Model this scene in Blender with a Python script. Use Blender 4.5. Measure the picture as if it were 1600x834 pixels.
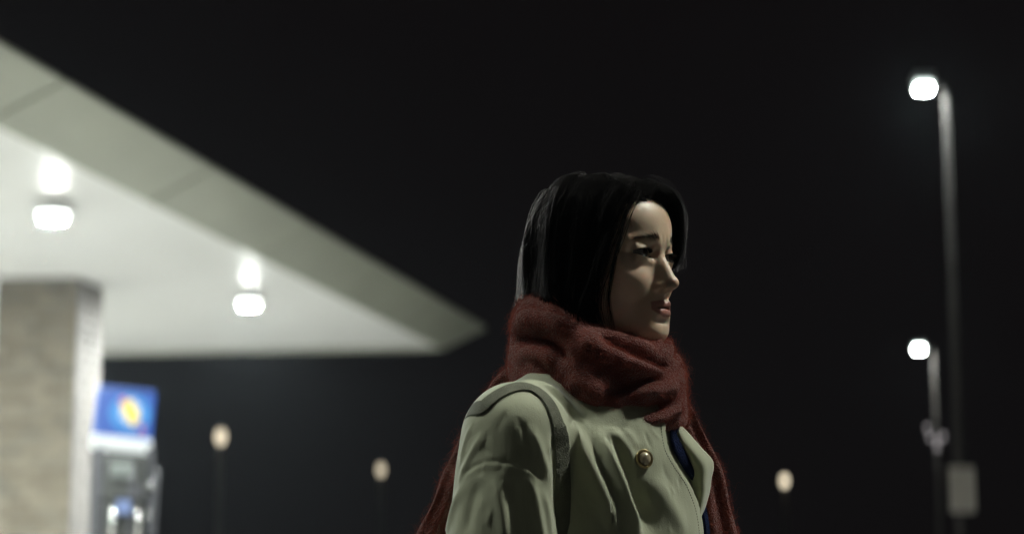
import bpy, bmesh, math, random
import numpy as np
from mathutils import Vector, Matrix
from mathutils.bvhtree import BVHTree

random.seed(7)
RNG = np.random.default_rng(11)
for o in list(bpy.data.objects):
    bpy.data.objects.remove(o)
S = bpy.context.scene
COL = S.collection

# ------------------------------------------------------------------ camera
CAM = np.array([0.0, 0.0, 1.10])
PITCH = math.radians(8.5)
FPX, CX, CY = 2900.0, 800.0, 417.0
FW = np.array([0, math.cos(PITCH), math.sin(PITCH)])
UP = np.array([0, -math.sin(PITCH), math.cos(PITCH)])
RT = np.array([1.0, 0, 0])
cd = bpy.data.cameras.new("camera")
cam = bpy.data.objects.new("camera", cd)
COL.objects.link(cam)
cam.location = CAM
cam.rotation_euler = (math.pi / 2 + PITCH, 0, 0)
cd.sensor_width = 36.0
cd.sensor_fit = 'HORIZONTAL'
cd.lens = FPX / 1600 * 36
cd.clip_start = 0.05
cd.clip_end = 3000
cd.dof.use_dof = True
cd.dof.focus_distance = 2.42
cd.dof.aperture_fstop = 2.7
cd.dof.aperture_ratio = 1.4
S.camera = cam

# ------------------------------------------------------------------ night sky, moonlight, exposure
w = bpy.data.worlds.new("World")
S.world = w
w.use_nodes = True
bgn = w.node_tree.nodes["Background"]
bgn.inputs[0].default_value = (0.0090, 0.0072, 0.0078, 1)
bgn.inputs[1].default_value = 0.4
sl = bpy.data.lights.new("sun", 'SUN')
sl.energy = 0.012
sl.angle = math.radians(0.5)
sl.color = (1.0, 0.96, 0.9)
so = bpy.data.objects.new("sun", sl)
COL.objects.link(so)
so.rotation_euler = (math.radians(48), 0, math.radians(70))
vs = S.view_settings
vs.view_transform = 'Standard'
vs.look = 'None'
vs.exposure = 0.0
vs.gamma = 1.0
vs.use_curve_mapping = False
S.render.engine = 'CYCLES'
S.cycles.use_denoising = True
S.cycles.adaptive_threshold = 0.01
S.cycles.max_bounces = 8
S.cycles.volume_bounces = 0
S.cycles.sample_clamp_indirect = 6.0
S.cycles.transparent_max_bounces = 8

# ------------------------------------------------------------------ helpers
def P(px, py, d):
    """world point seen at photo pixel (px, py), d metres along the optical axis"""
    return CAM + d * FW + (px - CX) / FPX * d * RT + (CY - py) / FPX * d * UP


def tag(o, label=None, cat=None, group=None, kind=None):
    if label: o["label"] = label
    if cat: o["category"] = cat
    if group: o["group"] = group
    if kind: o["kind"] = kind
    return o


def empty(name, loc, rz=0.0):
    o = bpy.data.objects.new(name, None)
    COL.objects.link(o)
    o.location = loc
    o.rotation_euler = (0, 0, rz)
    return o


def put(name, me, mat=None, parent=None, loc=None, rot=None):
    o = bpy.data.objects.new(name, me)
    COL.objects.link(o)
    if parent is not None: o.parent = parent
    if loc is not None: o.location = loc
    if rot is not None: o.rotation_euler = rot
    if mat is not None and me is not None and len(me.materials) == 0:
        me.materials.append(mat)
    return o


def mesh_np(name, V, F, smooth=True):
    me = bpy.data.meshes.new(name)
    me.from_pydata([tuple(map(float, v)) for v in V], [], [tuple(map(int, f)) for f in F])
    if smooth:
        me.polygons.foreach_set("use_smooth", [True] * len(me.polygons))
    me.update()
    return me


def fast_quads(name, V, Q, smooth=True):
    V = np.asarray(V, np.float32); Q = np.asarray(Q, np.int32)
    me = bpy.data.meshes.new(name)
    me.vertices.add(len(V)); me.vertices.foreach_set("co", V.ravel())
    n = Q.shape[1]
    me.loops.add(Q.size); me.loops.foreach_set("vertex_index", Q.ravel())
    me.polygons.add(len(Q))
    me.polygons.foreach_set("loop_start", np.arange(0, Q.size, n, dtype=np.int32))
    me.polygons.foreach_set("loop_total", np.full(len(Q), n, np.int32))
    me.update(calc_edges=True); me.validate()
    me.polygons.foreach_set("use_smooth", [smooth] * len(me.polygons))
    return me


def bm_mesh(name, fn, bevel=0.0, seg=2, smooth=False):
    bm = bmesh.new()
    fn(bm)
    if bevel > 0:
        bmesh.ops.bevel(bm, geom=bm.edges[:], offset=bevel, segments=seg, affect='EDGES', profile=0.5, clamp_overlap=True)
    bmesh.ops.recalc_face_normals(bm, faces=bm.faces[:])
    me = bpy.data.meshes.new(name)
    bm.to_mesh(me); bm.free()
    if smooth:
        me.polygons.foreach_set("use_smooth", [True] * len(me.polygons))
    return me


def box(bm, c, s, rot=None):
    m = Matrix.Translation(c)
    if rot is not None: m = m @ rot
    bmesh.ops.create_cube(bm, size=1.0, matrix=m @ Matrix.Diagonal((s[0], s[1], s[2], 1)))


def box_mesh(name, s, bevel=0.0, c=(0, 0, 0), seg=2):
    return bm_mesh(name, lambda b: box(b, c, s), bevel, seg)


def lathe_mesh(name, prof, n=32, closed=False):
    V, F = [], []
    for r, z in prof:
        for i in range(n):
            a = 2 * math.pi * i / n
            V.append((r * math.cos(a), r * math.sin(a), z))
    for j in range(len(prof) - 1):
        for i in range(n):
            a, b = j * n + i, j * n + (i + 1) % n
            F.append((a, b, b + n, a + n))
    F.append(tuple(range(n))[::-1]); F.append(tuple((len(prof) - 1) * n + i for i in range(n)))
    return mesh_np(name, V, F)


def sweep_mesh(name, path, radii, n=10, cap=True):
    """tube along a path (list of points)"""
    path = np.asarray(path, float)
    V, F = [], []
    T = np.gradient(path, axis=0)
    ref = np.array([0, 0, 1.0])
    for i, p in enumerate(path):
        t = T[i] / np.linalg.norm(T[i])
        a = np.cross(t, ref)
        if np.linalg.norm(a) < 1e-3: a = np.cross(t, [1.0, 0, 0])
        a /= np.linalg.norm(a); b = np.cross(t, a)
        for k in range(n):
            q = 2 * math.pi * k / n
            V.append(p + radii[i] * (a * math.cos(q) + b * math.sin(q)))
    for i in range(len(path) - 1):
        for k in range(n):
            x, y = i * n + k, i * n + (k + 1) % n
            F.append((x, y, y + n, x + n))
    if cap:
        F.append(tuple(range(n))[::-1]); F.append(tuple((len(path) - 1) * n + k for k in range(n)))
    return mesh_np(name, V, F)


def smooth_path(pts, n):
    """Catmull-Rom through pts, n samples"""
    p = np.asarray(pts, float)
    p = np.vstack([2 * p[0] - p[1], p, 2 * p[-1] - p[-2]])
    out = []
    m = len(p) - 3
    for s in np.linspace(0, m - 1e-6, n):
        i = int(s); t = s - i
        a, b, c, d = p[i:i + 4]
        out.append(0.5 * ((2 * b) + (-a + c) * t + (2 * a - 5 * b + 4 * c - d) * t * t + (-a + 3 * b - 3 * c + d) * t ** 3))
    return np.array(out)


# ---- materials
def mat_new(name):
    m = bpy.data.materials.new(name)
    m.use_nodes = True
    nt = m.node_tree
    return m, nt, nt.nodes["Principled BSDF"]


def mat(name, col, rough=0.5, metal=0.0, var=0.0, vscale=8.0, bump=0.0, bscale=60.0, spec=0.5, sheen=0.0, sss=0.0, coat=0.0):
    m, nt, b = mat_new(name)
    b.inputs["Base Color"].default_value = (*col, 1)
    b.inputs["Roughness"].default_value = rough
    b.inputs["Metallic"].default_value = metal
    b.inputs["Specular IOR Level"].default_value = spec
    b.inputs["Sheen Weight"].default_value = sheen
    b.inputs["Coat Weight"].default_value = coat
    if var > 0 or bump > 0:
        tc = nt.nodes.new("ShaderNodeTexCoord")
    if var > 0:
        n = nt.nodes.new("ShaderNodeTexNoise"); n.inputs["Scale"].default_value = vscale; n.inputs["Detail"].default_value = 6
        nt.links.new(tc.outputs["Object"], n.inputs["Vector"])
        r = nt.nodes.new("ShaderNodeMapRange")
        r.inputs[1].default_value = 0.3; r.inputs[2].default_value = 0.7
        r.inputs[3].default_value = 1 - var; r.inputs[4].default_value = 1 + var
        nt.links.new(n.outputs["Fac"], r.inputs[0])
        mx = nt.nodes.new("ShaderNodeMix"); mx.data_type = 'RGBA'; mx.blend_type = 'MULTIPLY'
        mx.inputs["Factor"].default_value = 1
        mx.inputs["A"].default_value = (*col, 1)
        nt.links.new(r.outputs[0], mx.inputs["B"])
        nt.links.new(mx.outputs["Result"], b.inputs["Base Color"])
    if bump > 0:
        n2 = nt.nodes.new("ShaderNodeTexNoise"); n2.inputs["Scale"].default_value = bscale; n2.inputs["Detail"].default_value = 4
        nt.links.new(tc.outputs["Object"], n2.inputs["Vector"])
        bp = nt.nodes.new("ShaderNodeBump"); bp.inputs["Strength"].default_value = bump; bp.inputs["Distance"].default_value = 0.01
        nt.links.new(n2.outputs["Fac"], bp.inputs["Height"])
        nt.links.new(bp.outputs["Normal"], b.inputs["Normal"])
    return m


def mat_emit(name, col, strength):
    m, nt, b = mat_new(name)
    b.inputs["Base Color"].default_value = (*[min(1, c) * 0.05 for c in col], 1)
    b.inputs["Emission Color"].default_value = (*col, 1)
    b.inputs["Emission Strength"].default_value = strength
    return m


# ---- implicit surfaces (numpy) : smooth blends and a surface-nets mesher
def smin(a, b, k):
    h = np.clip(0.5 + 0.5 * (b - a) / k, 0, 1)
    return b * (1 - h) + a * h - k * h * (1 - h)


def sd_ell(p, c, r):
    x, y, z = (p[0] - c[0]), (p[1] - c[1]), (p[2] - c[2])
    k0 = np.sqrt((x / r[0]) ** 2 + (y / r[1]) ** 2 + (z / r[2]) ** 2) + 1e-6
    k1 = np.sqrt((x / r[0] ** 2) ** 2 + (y / r[1] ** 2) ** 2 + (z / r[2] ** 2) ** 2) + 1e-6
    return k0 * (k0 - 1) / k1


def sd_cone(p, a, b, ra, rb):
    ba = [b[i] - a[i] for i in range(3)]
    q = [p[i] - a[i] for i in range(3)]
    t = np.clip((q[0] * ba[0] + q[1] * ba[1] + q[2] * ba[2]) / (ba[0] ** 2 + ba[1] ** 2 + ba[2] ** 2), 0, 1)
    return np.sqrt((q[0] - t * ba[0]) ** 2 + (q[1] - t * ba[1]) ** 2 + (q[2] - t * ba[2]) ** 2) - (ra + (rb - ra) * t)


class Field:
    def __init__(s, lo, hi, h):
        s.h = h; s.lo = np.array(lo, np.float32)
        s.ax = [np.arange(lo[i], hi[i] + h, h, dtype=np.float32) for i in range(3)]
        s.F = np.full([len(a) for a in s.ax], 50.0, np.float32)

    def reg(s, lo, hi):
        sl, co = [], []
        for i in range(3):
            a = int(np.searchsorted(s.ax[i], lo[i])); b = int(np.searchsorted(s.ax[i], hi[i]))
            sl.append(slice(max(0, a - 1), min(len(s.ax[i]), b + 1)))
            shp = [1, 1, 1]; shp[i] = -1
            co.append(s.ax[i][sl[i]].reshape(shp))
        return tuple(sl), co

    def op(s, fn, k, lo=None, hi=None, sub=False, mirror=False):
        lo = lo if lo is not None else [a[0] for a in s.ax]
        hi = hi if hi is not None else [a[-1] for a in s.ax]
        if mirror:
            m = max(abs(lo[0]), abs(hi[0])); lo = (-m, lo[1], lo[2]); hi = (m, hi[1], hi[2])
        sl, c = s.reg(lo, hi)
        if mirror: c[0] = np.abs(c[0])
        d = fn(c)
        if sub: s.F[sl] = -smin(-s.F[sl], d, k)
        else: s.F[sl] = smin(s.F[sl], d, k)

    def ell(s, c, r, k, mirror=False, sub=False):
        pad = k * 1.2 + s.h * 2
        s.op(lambda p: sd_ell(p, c, r), k, [c[i] - r[i] - pad for i in range(3)], [c[i] + r[i] + pad for i in range(3)], sub, mirror)

    def cone(s, a, b, ra, rb, k, mirror=False, sub=False):
        m = max(ra, rb) + k * 1.2 + s.h * 2
        s.op(lambda p: sd_cone(p, a, b, ra, rb), k, [min(a[i], b[i]) - m for i in range(3)], [max(a[i], b[i]) + m for i in range(3)], sub, mirror)

    def mesh(s):
        F = s.F; n = F.shape
        neg = F < 0
        cnt = np.zeros([d - 1 for d in n], np.int8)
        for i in (0, 1):
            for j in (0, 1):
                for k in (0, 1):
                    cnt += neg[i:n[0] - 1 + i, j:n[1] - 1 + j, k:n[2] - 1 + k]
        act = (cnt > 0) & (cnt < 8)
        I = np.argwhere(act)
        idx = np.full(act.shape, -1, np.int32); idx[act] = np.arange(len(I))
        corner = [(i, j, k) for i in (0, 1) for j in (0, 1) for k in (0, 1)]
        val = {c: F[I[:, 0] + c[0], I[:, 1] + c[1], I[:, 2] + c[2]] for c in corner}
        acc = np.zeros((len(I), 3)); num = np.zeros(len(I))
        for c in corner:
            for ax in range(3):
                if c[ax] == 0:
                    e = list(c); e[ax] = 1; e = tuple(e)
                    a, b = val[c], val[e]
                    m = (a < 0) != (b < 0)
                    t = np.where(m, a / np.where(m, a - b, 1), 0)
                    pt = np.array(c, float)[None] + np.zeros((len(I), 3)); pt[:, ax] += t
                    acc += pt * m[:, None]; num += m
        V = s.lo + (I + acc / num[:, None]) * s.h
        Q = []
        for ax in range(3):
            o1, o2 = (ax + 1) % 3, (ax + 2) % 3
            sa = [slice(None)] * 3; sb = [slice(None)] * 3
            sa[ax] = slice(0, n[ax] - 1); sb[ax] = slice(1, n[ax])
            ch = neg[tuple(sa)] != neg[tuple(sb)]
            E = np.argwhere(ch)
            E = E[(E[:, o1] > 0) & (E[:, o2] > 0) & (E[:, o1] < n[o1] - 1) & (E[:, o2] < n[o2] - 1)]
            q = []
            for d1, d2 in ((-1, -1), (0, -1), (0, 0), (-1, 0)):
                C = E.copy(); C[:, o1] += d1; C[:, o2] += d2
                q.append(idx[C[:, 0], C[:, 1], C[:, 2]])
            q = np.stack(q, 1)
            flip = ~neg[E[:, 0], E[:, 1], E[:, 2]]
            q[flip] = q[flip][:, ::-1]
            Q.append(q)
        return V, np.vstack(Q)


def vnormals(V, Q):
    a = V[Q[:, 0]]; b = V[Q[:, 1]]; c = V[Q[:, 2]]; d = V[Q[:, 3]]
    n = np.cross(c - a, d - b)
    N = np.zeros_like(V)
    for k in range(Q.shape[1]):
        np.add.at(N, Q[:, k], n)
    return N / (np.linalg.norm(N, axis=1, keepdims=True) + 1e-12)


def relax(V, Q, it, lam=0.5):
    E = np.vstack([Q[:, [0, 1]], Q[:, [1, 2]], Q[:, [2, 3]], Q[:, [3, 0]]])
    for _ in range(it):
        A = np.zeros_like(V); n = np.zeros(len(V))
        np.add.at(A, E[:, 0], V[E[:, 1]]); np.add.at(n, E[:, 0], 1)
        np.add.at(A, E[:, 1], V[E[:, 0]]); np.add.at(n, E[:, 1], 1)
        V = V + lam * (A / np.maximum(n, 1)[:, None] - V)
    return V


def bvh_of(V, Q):
    return BVHTree.FromPolygons([tuple(v) for v in V.tolist()], [tuple(q) for q in Q.tolist()])


def cast(bvh, px, py):
    d = (P(px, py, 1.0) - CAM); d /= np.linalg.norm(d)
    h = bvh.ray_cast(Vector(CAM), Vector(d))
    return (np.array(h[0]), np.array(h[1])) if h[0] is not None else (None, None)


def stroke(V, N, bvh, pts, amp, wid, taper=0.25, sharp=1.0):
    """raise (amp>0) or press (amp<0) a fold along a line drawn on the surface"""
    pp = smooth_path(pts, max(12, int(sum(math.dist(pts[i], pts[i + 1]) for i in range(len(pts) - 1)) / 2.5)))
    H, A = [], []
    for i, (x, y) in enumerate(pp):
        h, _ = cast(bvh, x, y)
        if h is None: continue
        t = i / (len(pp) - 1)
        H.append(h); A.append(min(1, t / taper if taper else 1, (1 - t) / taper if taper else 1))
    if len(H) < 3: return
    H = np.array(H); A = np.clip(np.array(A), 0, 1); A = A * A * (3 - 2 * A)
    lo = H.min(0) - 3 * wid; hi = H.max(0) + 3 * wid
    sel = np.where(np.all((V > lo) & (V < hi), axis=1))[0]
    for c in range(0, len(sel), 4000):
        s = sel[c:c + 4000]
        D = np.linalg.norm(V[s][:, None] - H[None], axis=2)
        j = D.argmin(1); d = D[np.arange(len(s)), j]
        g = np.exp(-(d / wid) ** (2 * sharp)) * A[j]
        V[s] += N[s] * (amp * g)[:, None]


def nz(p, f, seed=0):
    """cheap smooth pseudo-noise from sines, about -1..1"""
    r = np.random.default_rng(seed)
    out = 0
    for _ in range(5):
        k = r.normal(size=3); k *= f / np.linalg.norm(k) * r.uniform(0.6, 1.5)
        out = out + np.sin(p @ k + r.uniform(0, 6.28))
    return out / 2.6


def hair_curves(name, pts, rad, material, parent):
    """pts (n, m, 3) strands, rad (m,) or (n, m) radii"""
    n, m, _ = pts.shape
    hc = bpy.data.hair_curves.new(name)
    hc.add_curves([m] * n)
    hc.points.foreach_set("position", pts.astype(np.float32).ravel())
    r = np.broadcast_to(rad, (n, m)).astype(np.float32)
    hc.points.foreach_set("radius", r.ravel())
    hc.materials.append(material)
    o = bpy.data.objects.new(name, hc)
    COL.objects.link(o)
    o.parent = parent
    return o

# ------------------------------------------------------------------ the place: ground, forecourt
M_asph = mat("asphalt", (0.05, 0.05, 0.05), 0.85, var=0.25, vscale=3, bump=0.4, bscale=200)
M_conc = mat("concrete", (0.58, 0.57, 0.53), 0.8, var=0.12, vscale=1.5, bump=0.2, bscale=60)
g = put("ground", mesh_np("ground", [(-900, -300, 0), (900, -300, 0), (900, 1800, 0), (-900, 1800, 0)], [(0, 1, 2, 3)], False), M_asph)
tag(g, kind="structure")
fc = put("forecourt_pavement", box_mesh("forecourt_pavement", (30, 30, 0.06), 0.0), M_conc, None, (-15.5, 23.5, 0.0))
tag(fc, kind="structure")

# canopy frame: origin at the far corner of the soffit, u towards the viewer, v to the left
CO = np.array([-1.22, 32.0, 4.5])
CU = np.array([-0.168, -0.986, 0]); CU /= np.linalg.norm(CU)
CV = np.array([-CU[1], CU[0], 0]) * -1.0
CV = np.array([-0.986, 0.168, 0]); CV /= np.linalg.norm(CV)
CRZ = math.atan2(CU[0], -CU[1]) * -1.0      # rotation that turns local -y into CU
LEN, WID = 22.0, 17.0
def cpt(u, v, z): return CO * [1, 1, 0] + CU * u + CV * v + np.array([0, 0, z])
# local axes used for the canopy Empty: x = -CV (to the right), y = -CU (away)
canopy = empty("gas_station_canopy", (CO[0], CO[1], 0), math.atan2(-CV[1], -CV[0]))
tag(canopy, "big white gas station canopy with sloping fascia and glowing underside", "canopy")
M_soff = mat("white_panel", (0.82, 0.81, 0.82), 0.44, var=0.04, vscale=0.8, spec=0.4)
M_fas = mat("fascia_paint", (0.245, 0.25, 0.207), 0.45, var=0.06, vscale=0.9)
M_deck = mat("roof_deck", (0.10, 0.10, 0.11), 0.8, var=0.2)
pw = 1.0
pan = box_mesh("soffit_panel", (WID - 0.02, pw - 0.012, 0.04), 0.006)
for i in range(int(LEN / pw)):
    put("soffit_panel", pan, M_soff, canopy, (-WID / 2, -(i + 0.5) * pw, 4.52))
put("roof_deck", box_mesh("roof_deck", (WID + 0.2, LEN + 0.2, 0.05), 0.01), M_deck, canopy, (-WID / 2, -LEN / 2, 4.645))
put("backing", box_mesh("backing", (WID - 0.04, LEN - 0.04, 0.02)), M_deck, canopy, (-WID / 2, -LEN / 2, 4.60))
OUT, RISE, LIP = 0.68, 0.36, 0.03


def fascia_piece(a0, a1, m0, m1):
    """cross-section extruded along local y from a0 to a1; m0/m1 mitre offsets"""
    V = []
    for a, m in ((a0, m0), (a1, m1)):
        top = 4.50 + RISE + (0.0078 * min(0.0, a))       # the parapet runs slightly out of level
        prof = [(0.0, 4.44), (0.0, 4.62), (OUT - 0.08, top + LIP), (OUT, top + LIP), (OUT, top), (0.05, 4.44)]
        for x, z in prof: V.append((x, a + m * x, z))
    n = len(prof)
    F = [(i, (i + 1) % n, (i + 1) % n + n, i + n) for i in range(n)]
    F += [tuple(range(n))[::-1], tuple(range(n, 2 * n))]
    def f(bm):
        vs = [bm.verts.new(v) for v in V]
        for q in F: bm.faces.new([vs[i] for i in q])
    return bm_mesh("fascia_panel", f, 0.008)


L0 = 0.0
cuts = [0.0] + [3.4 + 3.6 * i for i in range(8)]
cuts = [c for c in cuts if c < LEN] + [LEN]
for a, b in zip(cuts[:-1], cuts[1:]):     # side that runs towards the viewer (local x = 0)
    put("fascia_panel", fascia_piece(-b + 0.03, -a - 0.03, 0, 1 if a == 0 else 0), M_fas, canopy)
cuts = [0.0] + [3.6 * i for i in range(1, 5)] + [WID]
for a, b in zip(cuts[:-1], cuts[1:]):     # far side
    o = put("fascia_panel", fascia_piece(a + 0.03, b - 0.03, -1 if a == 0 else 0, 0), M_fas, canopy)
    o.rotation_euler = (0, 0, math.pi / 2)

# luminaires under the canopy
M_lens = mat_emit("lamp_lens", (0.93, 1.0, 0.95), 8.0)
M_led = mat_emit("lamp_led", (0.93, 1.0, 0.95), 4900.0)
M_hous = mat("lamp_housing", (0.75, 0.75, 0.75), 0.4)
lens_me = bm_mesh("lens", lambda b: bmesh.ops.create_cone(b, cap_ends=True, segments=24, radius1=0.150, radius2=0.165, depth=0.055), 0.012)
led_me = bm_mesh("led_panel", lambda b: bmesh.ops.create_circle(b, cap_ends=True, segments=24, radius=0.130))
hous_me = bm_mesh("housing", lambda b: box(b, (0, 0, 0), (0.40, 0.40, 0.04)), 0.012)
stem_me = bm_mesh("stem", lambda b: bmesh.ops.create_cone(b, cap_ends=True, segments=12, radius1=0.05, radius2=0.05, depth=0.08))
LUM = {}


def luminaire(x, y, label):
    r = empty("canopy_luminaire", (x, y, 4.50), canopy.rotation_euler.z)
    put("stem", stem_me, M_hous, r, (0, 0, -0.04))
    put("housing", hous_me, M_hous, r, (0, 0, -0.095))
    put("lens", lens_me, M_lens, r, (0, 0, -0.142))
    put("led_panel", led_me, M_led, r, (0, 0, -0.172))
    tag(r, label, "lamp", "lamps under the gas station canopy")


luminaire(-4.62, 18.4, "round glowing canopy lamp near the brick column, leftmost of the two")
luminaire(-3.60, 25.2, "bright canopy lamp near the far end of the soffit, right of the brick column")
for x, y, where in [(-5.75, 12.3, "just left of the picture"), (-9.9, 19.4, "left of the brick column"), (-9.0, 27.0, "left of the column in the far row"), (-11.0, 12.9, "deep under the canopy, nearest row"), (-14.6, 20.5, "deepest under the canopy"), (-7.4, 30.0, "added out of sight behind the brick column to brighten the far soffit")]:  # the last one is an added, unseen lamp that lifts the far soffit
    luminaire(x, y, "glowing canopy lamp " + where)

# brick column
def P_at(px, py, d): return P(px, py, d / FW[1])
M_br = [mat("brick_%d" % i, c, 0.85, var=0.15, vscale=6, bump=0.3, bscale=40) for i, c in enumerate(
    [(0.115, 0.099, 0.074), (0.096, 0.082, 0.061), (0.138, 0.119, 0.091), (0.088, 0.079, 0.062), (0.118, 0.104, 0.081)])]
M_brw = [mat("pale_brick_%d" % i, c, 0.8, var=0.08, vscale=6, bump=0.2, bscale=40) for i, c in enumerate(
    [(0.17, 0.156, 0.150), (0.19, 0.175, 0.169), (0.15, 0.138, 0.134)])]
M_mort = mat("mortar", (0.15, 0.14, 0.125), 0.9, var=0.1)
colm = empty("brick_column", (-6.06, 24.2, 0), math.radians(-9.7 + 4))
tag(colm, "tan brick column with a pale right side holding up the canopy", "column")
CW = 1.06
put("core", box_mesh("core", (CW - 0.03, CW - 0.03, 4.55)), M_mort, colm, (0, 0, 2.275))
bh, gap = 0.118, 0.012
nb = 4
bl = CW / nb
rows = int(4.5 / (bh + gap)) + 1
b_long = box_mesh("brick", (bl - gap, 0.10, bh), 0.006, seg=1)
b_half = box_mesh("brick", (bl / 2 - gap, 0.10, bh), 0.006, seg=1)
variants = {}
def brick_mesh(base, m):
    k = (base.name, m.name)
    if k not in variants:
        c = base.copy(); c.materials.clear(); c.materials.append(m); variants[k] = c
    return variants[k]
for r in range(rows):
    z = r * (bh + gap) + bh / 2
    if z > 4.46: continue
    for side in (0, 1):           # front, right side
        x = -CW / 2
        seq = [1] * nb if r % 2 == 0 else [0.5] + [1] * (nb - 1) + [0.5]
        for q in seq:
            L = bl * q
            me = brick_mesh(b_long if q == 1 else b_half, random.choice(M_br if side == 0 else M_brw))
            pr = -CW / 2 + 0.045 - random.uniform(0, 0.007)
            c = x + L / 2
            if side == 0: loc, rot = (c, pr, z), (0, 0, 0)
            else: loc, rot = (-pr, c, z), (0, 0, math.pi / 2)
            put("brick", me, None, colm, loc, rot)
            x += L

# petrol pump with its lit topper sign
pump = empty("gas_pump", (-4.22, 20.2, 0.0), math.radians(22))
tag(pump, "gas pump beside the brick column under a glowing blue sign", "gas pump")
M_pgrey = mat("pump_metal", (0.034, 0.035, 0.034), 0.35, metal=0.3, var=0.15, vscale=4)
M_pdark = mat("pump_dark", (0.03, 0.03, 0.035), 0.4)
M_steel = mat("steel", (0.6, 0.6, 0.6), 0.25, metal=1.0)
put("island", box_mesh("island", (1.0, 1.8, 0.15), 0.03, (0, 0, 0.075)), M_conc, pump)
put("cabinet", box_mesh("cabinet", (0.44, 0.44, 1.40), 0.03, (0, 0, 0.85)), M_pgrey, pump)
put("head_box", box_mesh("head_box", (0.48, 0.46, 0.50), 0.03, (0, 0, 1.81)), M_pgrey, pump)
put("side_post", box_mesh("side_post", (0.07, 0.40, 2.0), 0.01, (0.275, 0, 1.15)), M_pdark, pump)
put("side_post", box_mesh("side_post", (0.07, 0.40, 2.0), 0.01, (-0.275, 0, 1.15)), M_pdark, pump)
put("display", box_mesh("display", (0.24, 0.03, 0.16), 0.01, (-0.05, -0.245, 1.90)), mat_emit("display_glow", (0.75, 0.85, 0.8), 0.2), pump)
put("keypad", box_mesh("keypad", (0.16, 0.03, 0.14), 0.01, (0.10, -0.245, 1.66)), M_pdark, pump)
put("card_reader", box_mesh("card_reader", (0.15, 0.06, 0.12), 0.01, (-0.02, -0.25, 1.50)), mat_emit("reader_glow", (0.35, 0.5, 0.95), 0.6), pump)
for x in (-0.14, 0.13):
    nz_ = put("nozzle", sweep_mesh("nozzle", smooth_path([(x, -0.25, 1.10), (x, -0.31, 1.25), (x, -0.33, 1.40), (x, -0.27, 1.46)], 10), [0.03] * 10), M_steel, pump)
    put("hose", sweep_mesh("hose", smooth_path([(x, -0.25, 1.10), (x + 0.05, -0.34, 0.6), (x + 0.15, -0.32, 0.5), (x + 0.19, -0.27, 1.2), (x + 0.21, -0.25, 1.9)], 24), [0.018] * 24), M_pdark, pump)
for z in (1.42, 1.74):
    put("trim_cap", bm_mesh("trim_cap", lambda b: bmesh.ops.create_uvsphere(b, u_segments=12, v_segments=8, radius=0.035), smooth=True), M_steel, pump, (0.275, -0.215, z))
put("sign_post", box_mesh("sign_post", (0.08, 0.05, 0.16), 0.008, (-0.12, 0, 2.12)), M_pgrey, pump)
M_blue = mat_emit("sign_blue", (0.006, 0.085, 0.43), 1.0)
M_blue2 = mat_emit("sign_light_blue", (0.03, 0.27, 0.68), 0.9)
M_wht = mat_emit("sign_white", (0.80, 0.88, 1.0), 0.75)
M_yel = mat_emit("sign_yellow", (1.0, 0.70, 0.08), 1.25)
M_pink = mat_emit("sign_pink", (0.65, 0.16, 0.30), 0.8)
SR = Matrix.Rotation(math.radians(9), 4, 'Y')
sgn = put("topper_sign", box_mesh("topper_sign", (0.64, 0.14, 0.62), 0.03), M_blue, pump, (0.0, 0, 2.47), (0, math.radians(4), 0))
def poly_plate(name, pts, t, y):
    def f(bm):
        a = [bm.verts.new((x, y, z)) for x, z in pts]; b = [bm.verts.new((x, y - t, z)) for x, z in pts]
        bm.faces.new(a); bm.faces.new(b[::-1])
        n = len(pts)
        for i in range(n): bm.faces.new((a[i], a[(i + 1) % n], b[(i + 1) % n], b[i]))
    return bm_mesh(name, f)
put("glow_panel", poly_plate("glow_panel", [(0.05 + 0.23 * math.cos(a), 0.04 + 0.20 * math.sin(a)) for a in np.linspace(0, 6.283, 20, endpoint=False)], 0.004, -0.071), M_blue2, sgn)
star = []
for i in range(16):
    a = math.pi * i / 8 + 0.5; rr = 0.140 if i % 2 == 0 else 0.10
    star.append((0.05 + rr * math.cos(a), 0.06 + 1.05 * rr * math.sin(a)))
put("star_mark", poly_plate("star_mark", star, 0.004, -0.076), M_wht, sgn)
put("diamond_mark", poly_plate("diamond_mark", [(-0.06, 0.12), (0.04, 0.19), (0.16, 0.0), (0.08, -0.09)], 0.004, -0.081), M_yel, sgn)
put("accent_mark", poly_plate("accent_mark", [(-0.10, 0.17), (-0.03, 0.21), (0.00, 0.15), (-0.06, 0.13)], 0.004, -0.081), M_pink, sgn)
put("accent_mark", poly_plate("accent_mark", [(0.15, -0.10), (0.21, -0.07), (0.23, -0.13), (0.17, -0.15)], 0.004, -0.081), M_pink, sgn)
put("white_strip", box_mesh("white_strip", (0.66, 0.16, 0.15), 0.035, (0, 0, -0.29)), mat_emit("strip_white", (0.80, 0.86, 0.84), 1.1), sgn)

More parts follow.
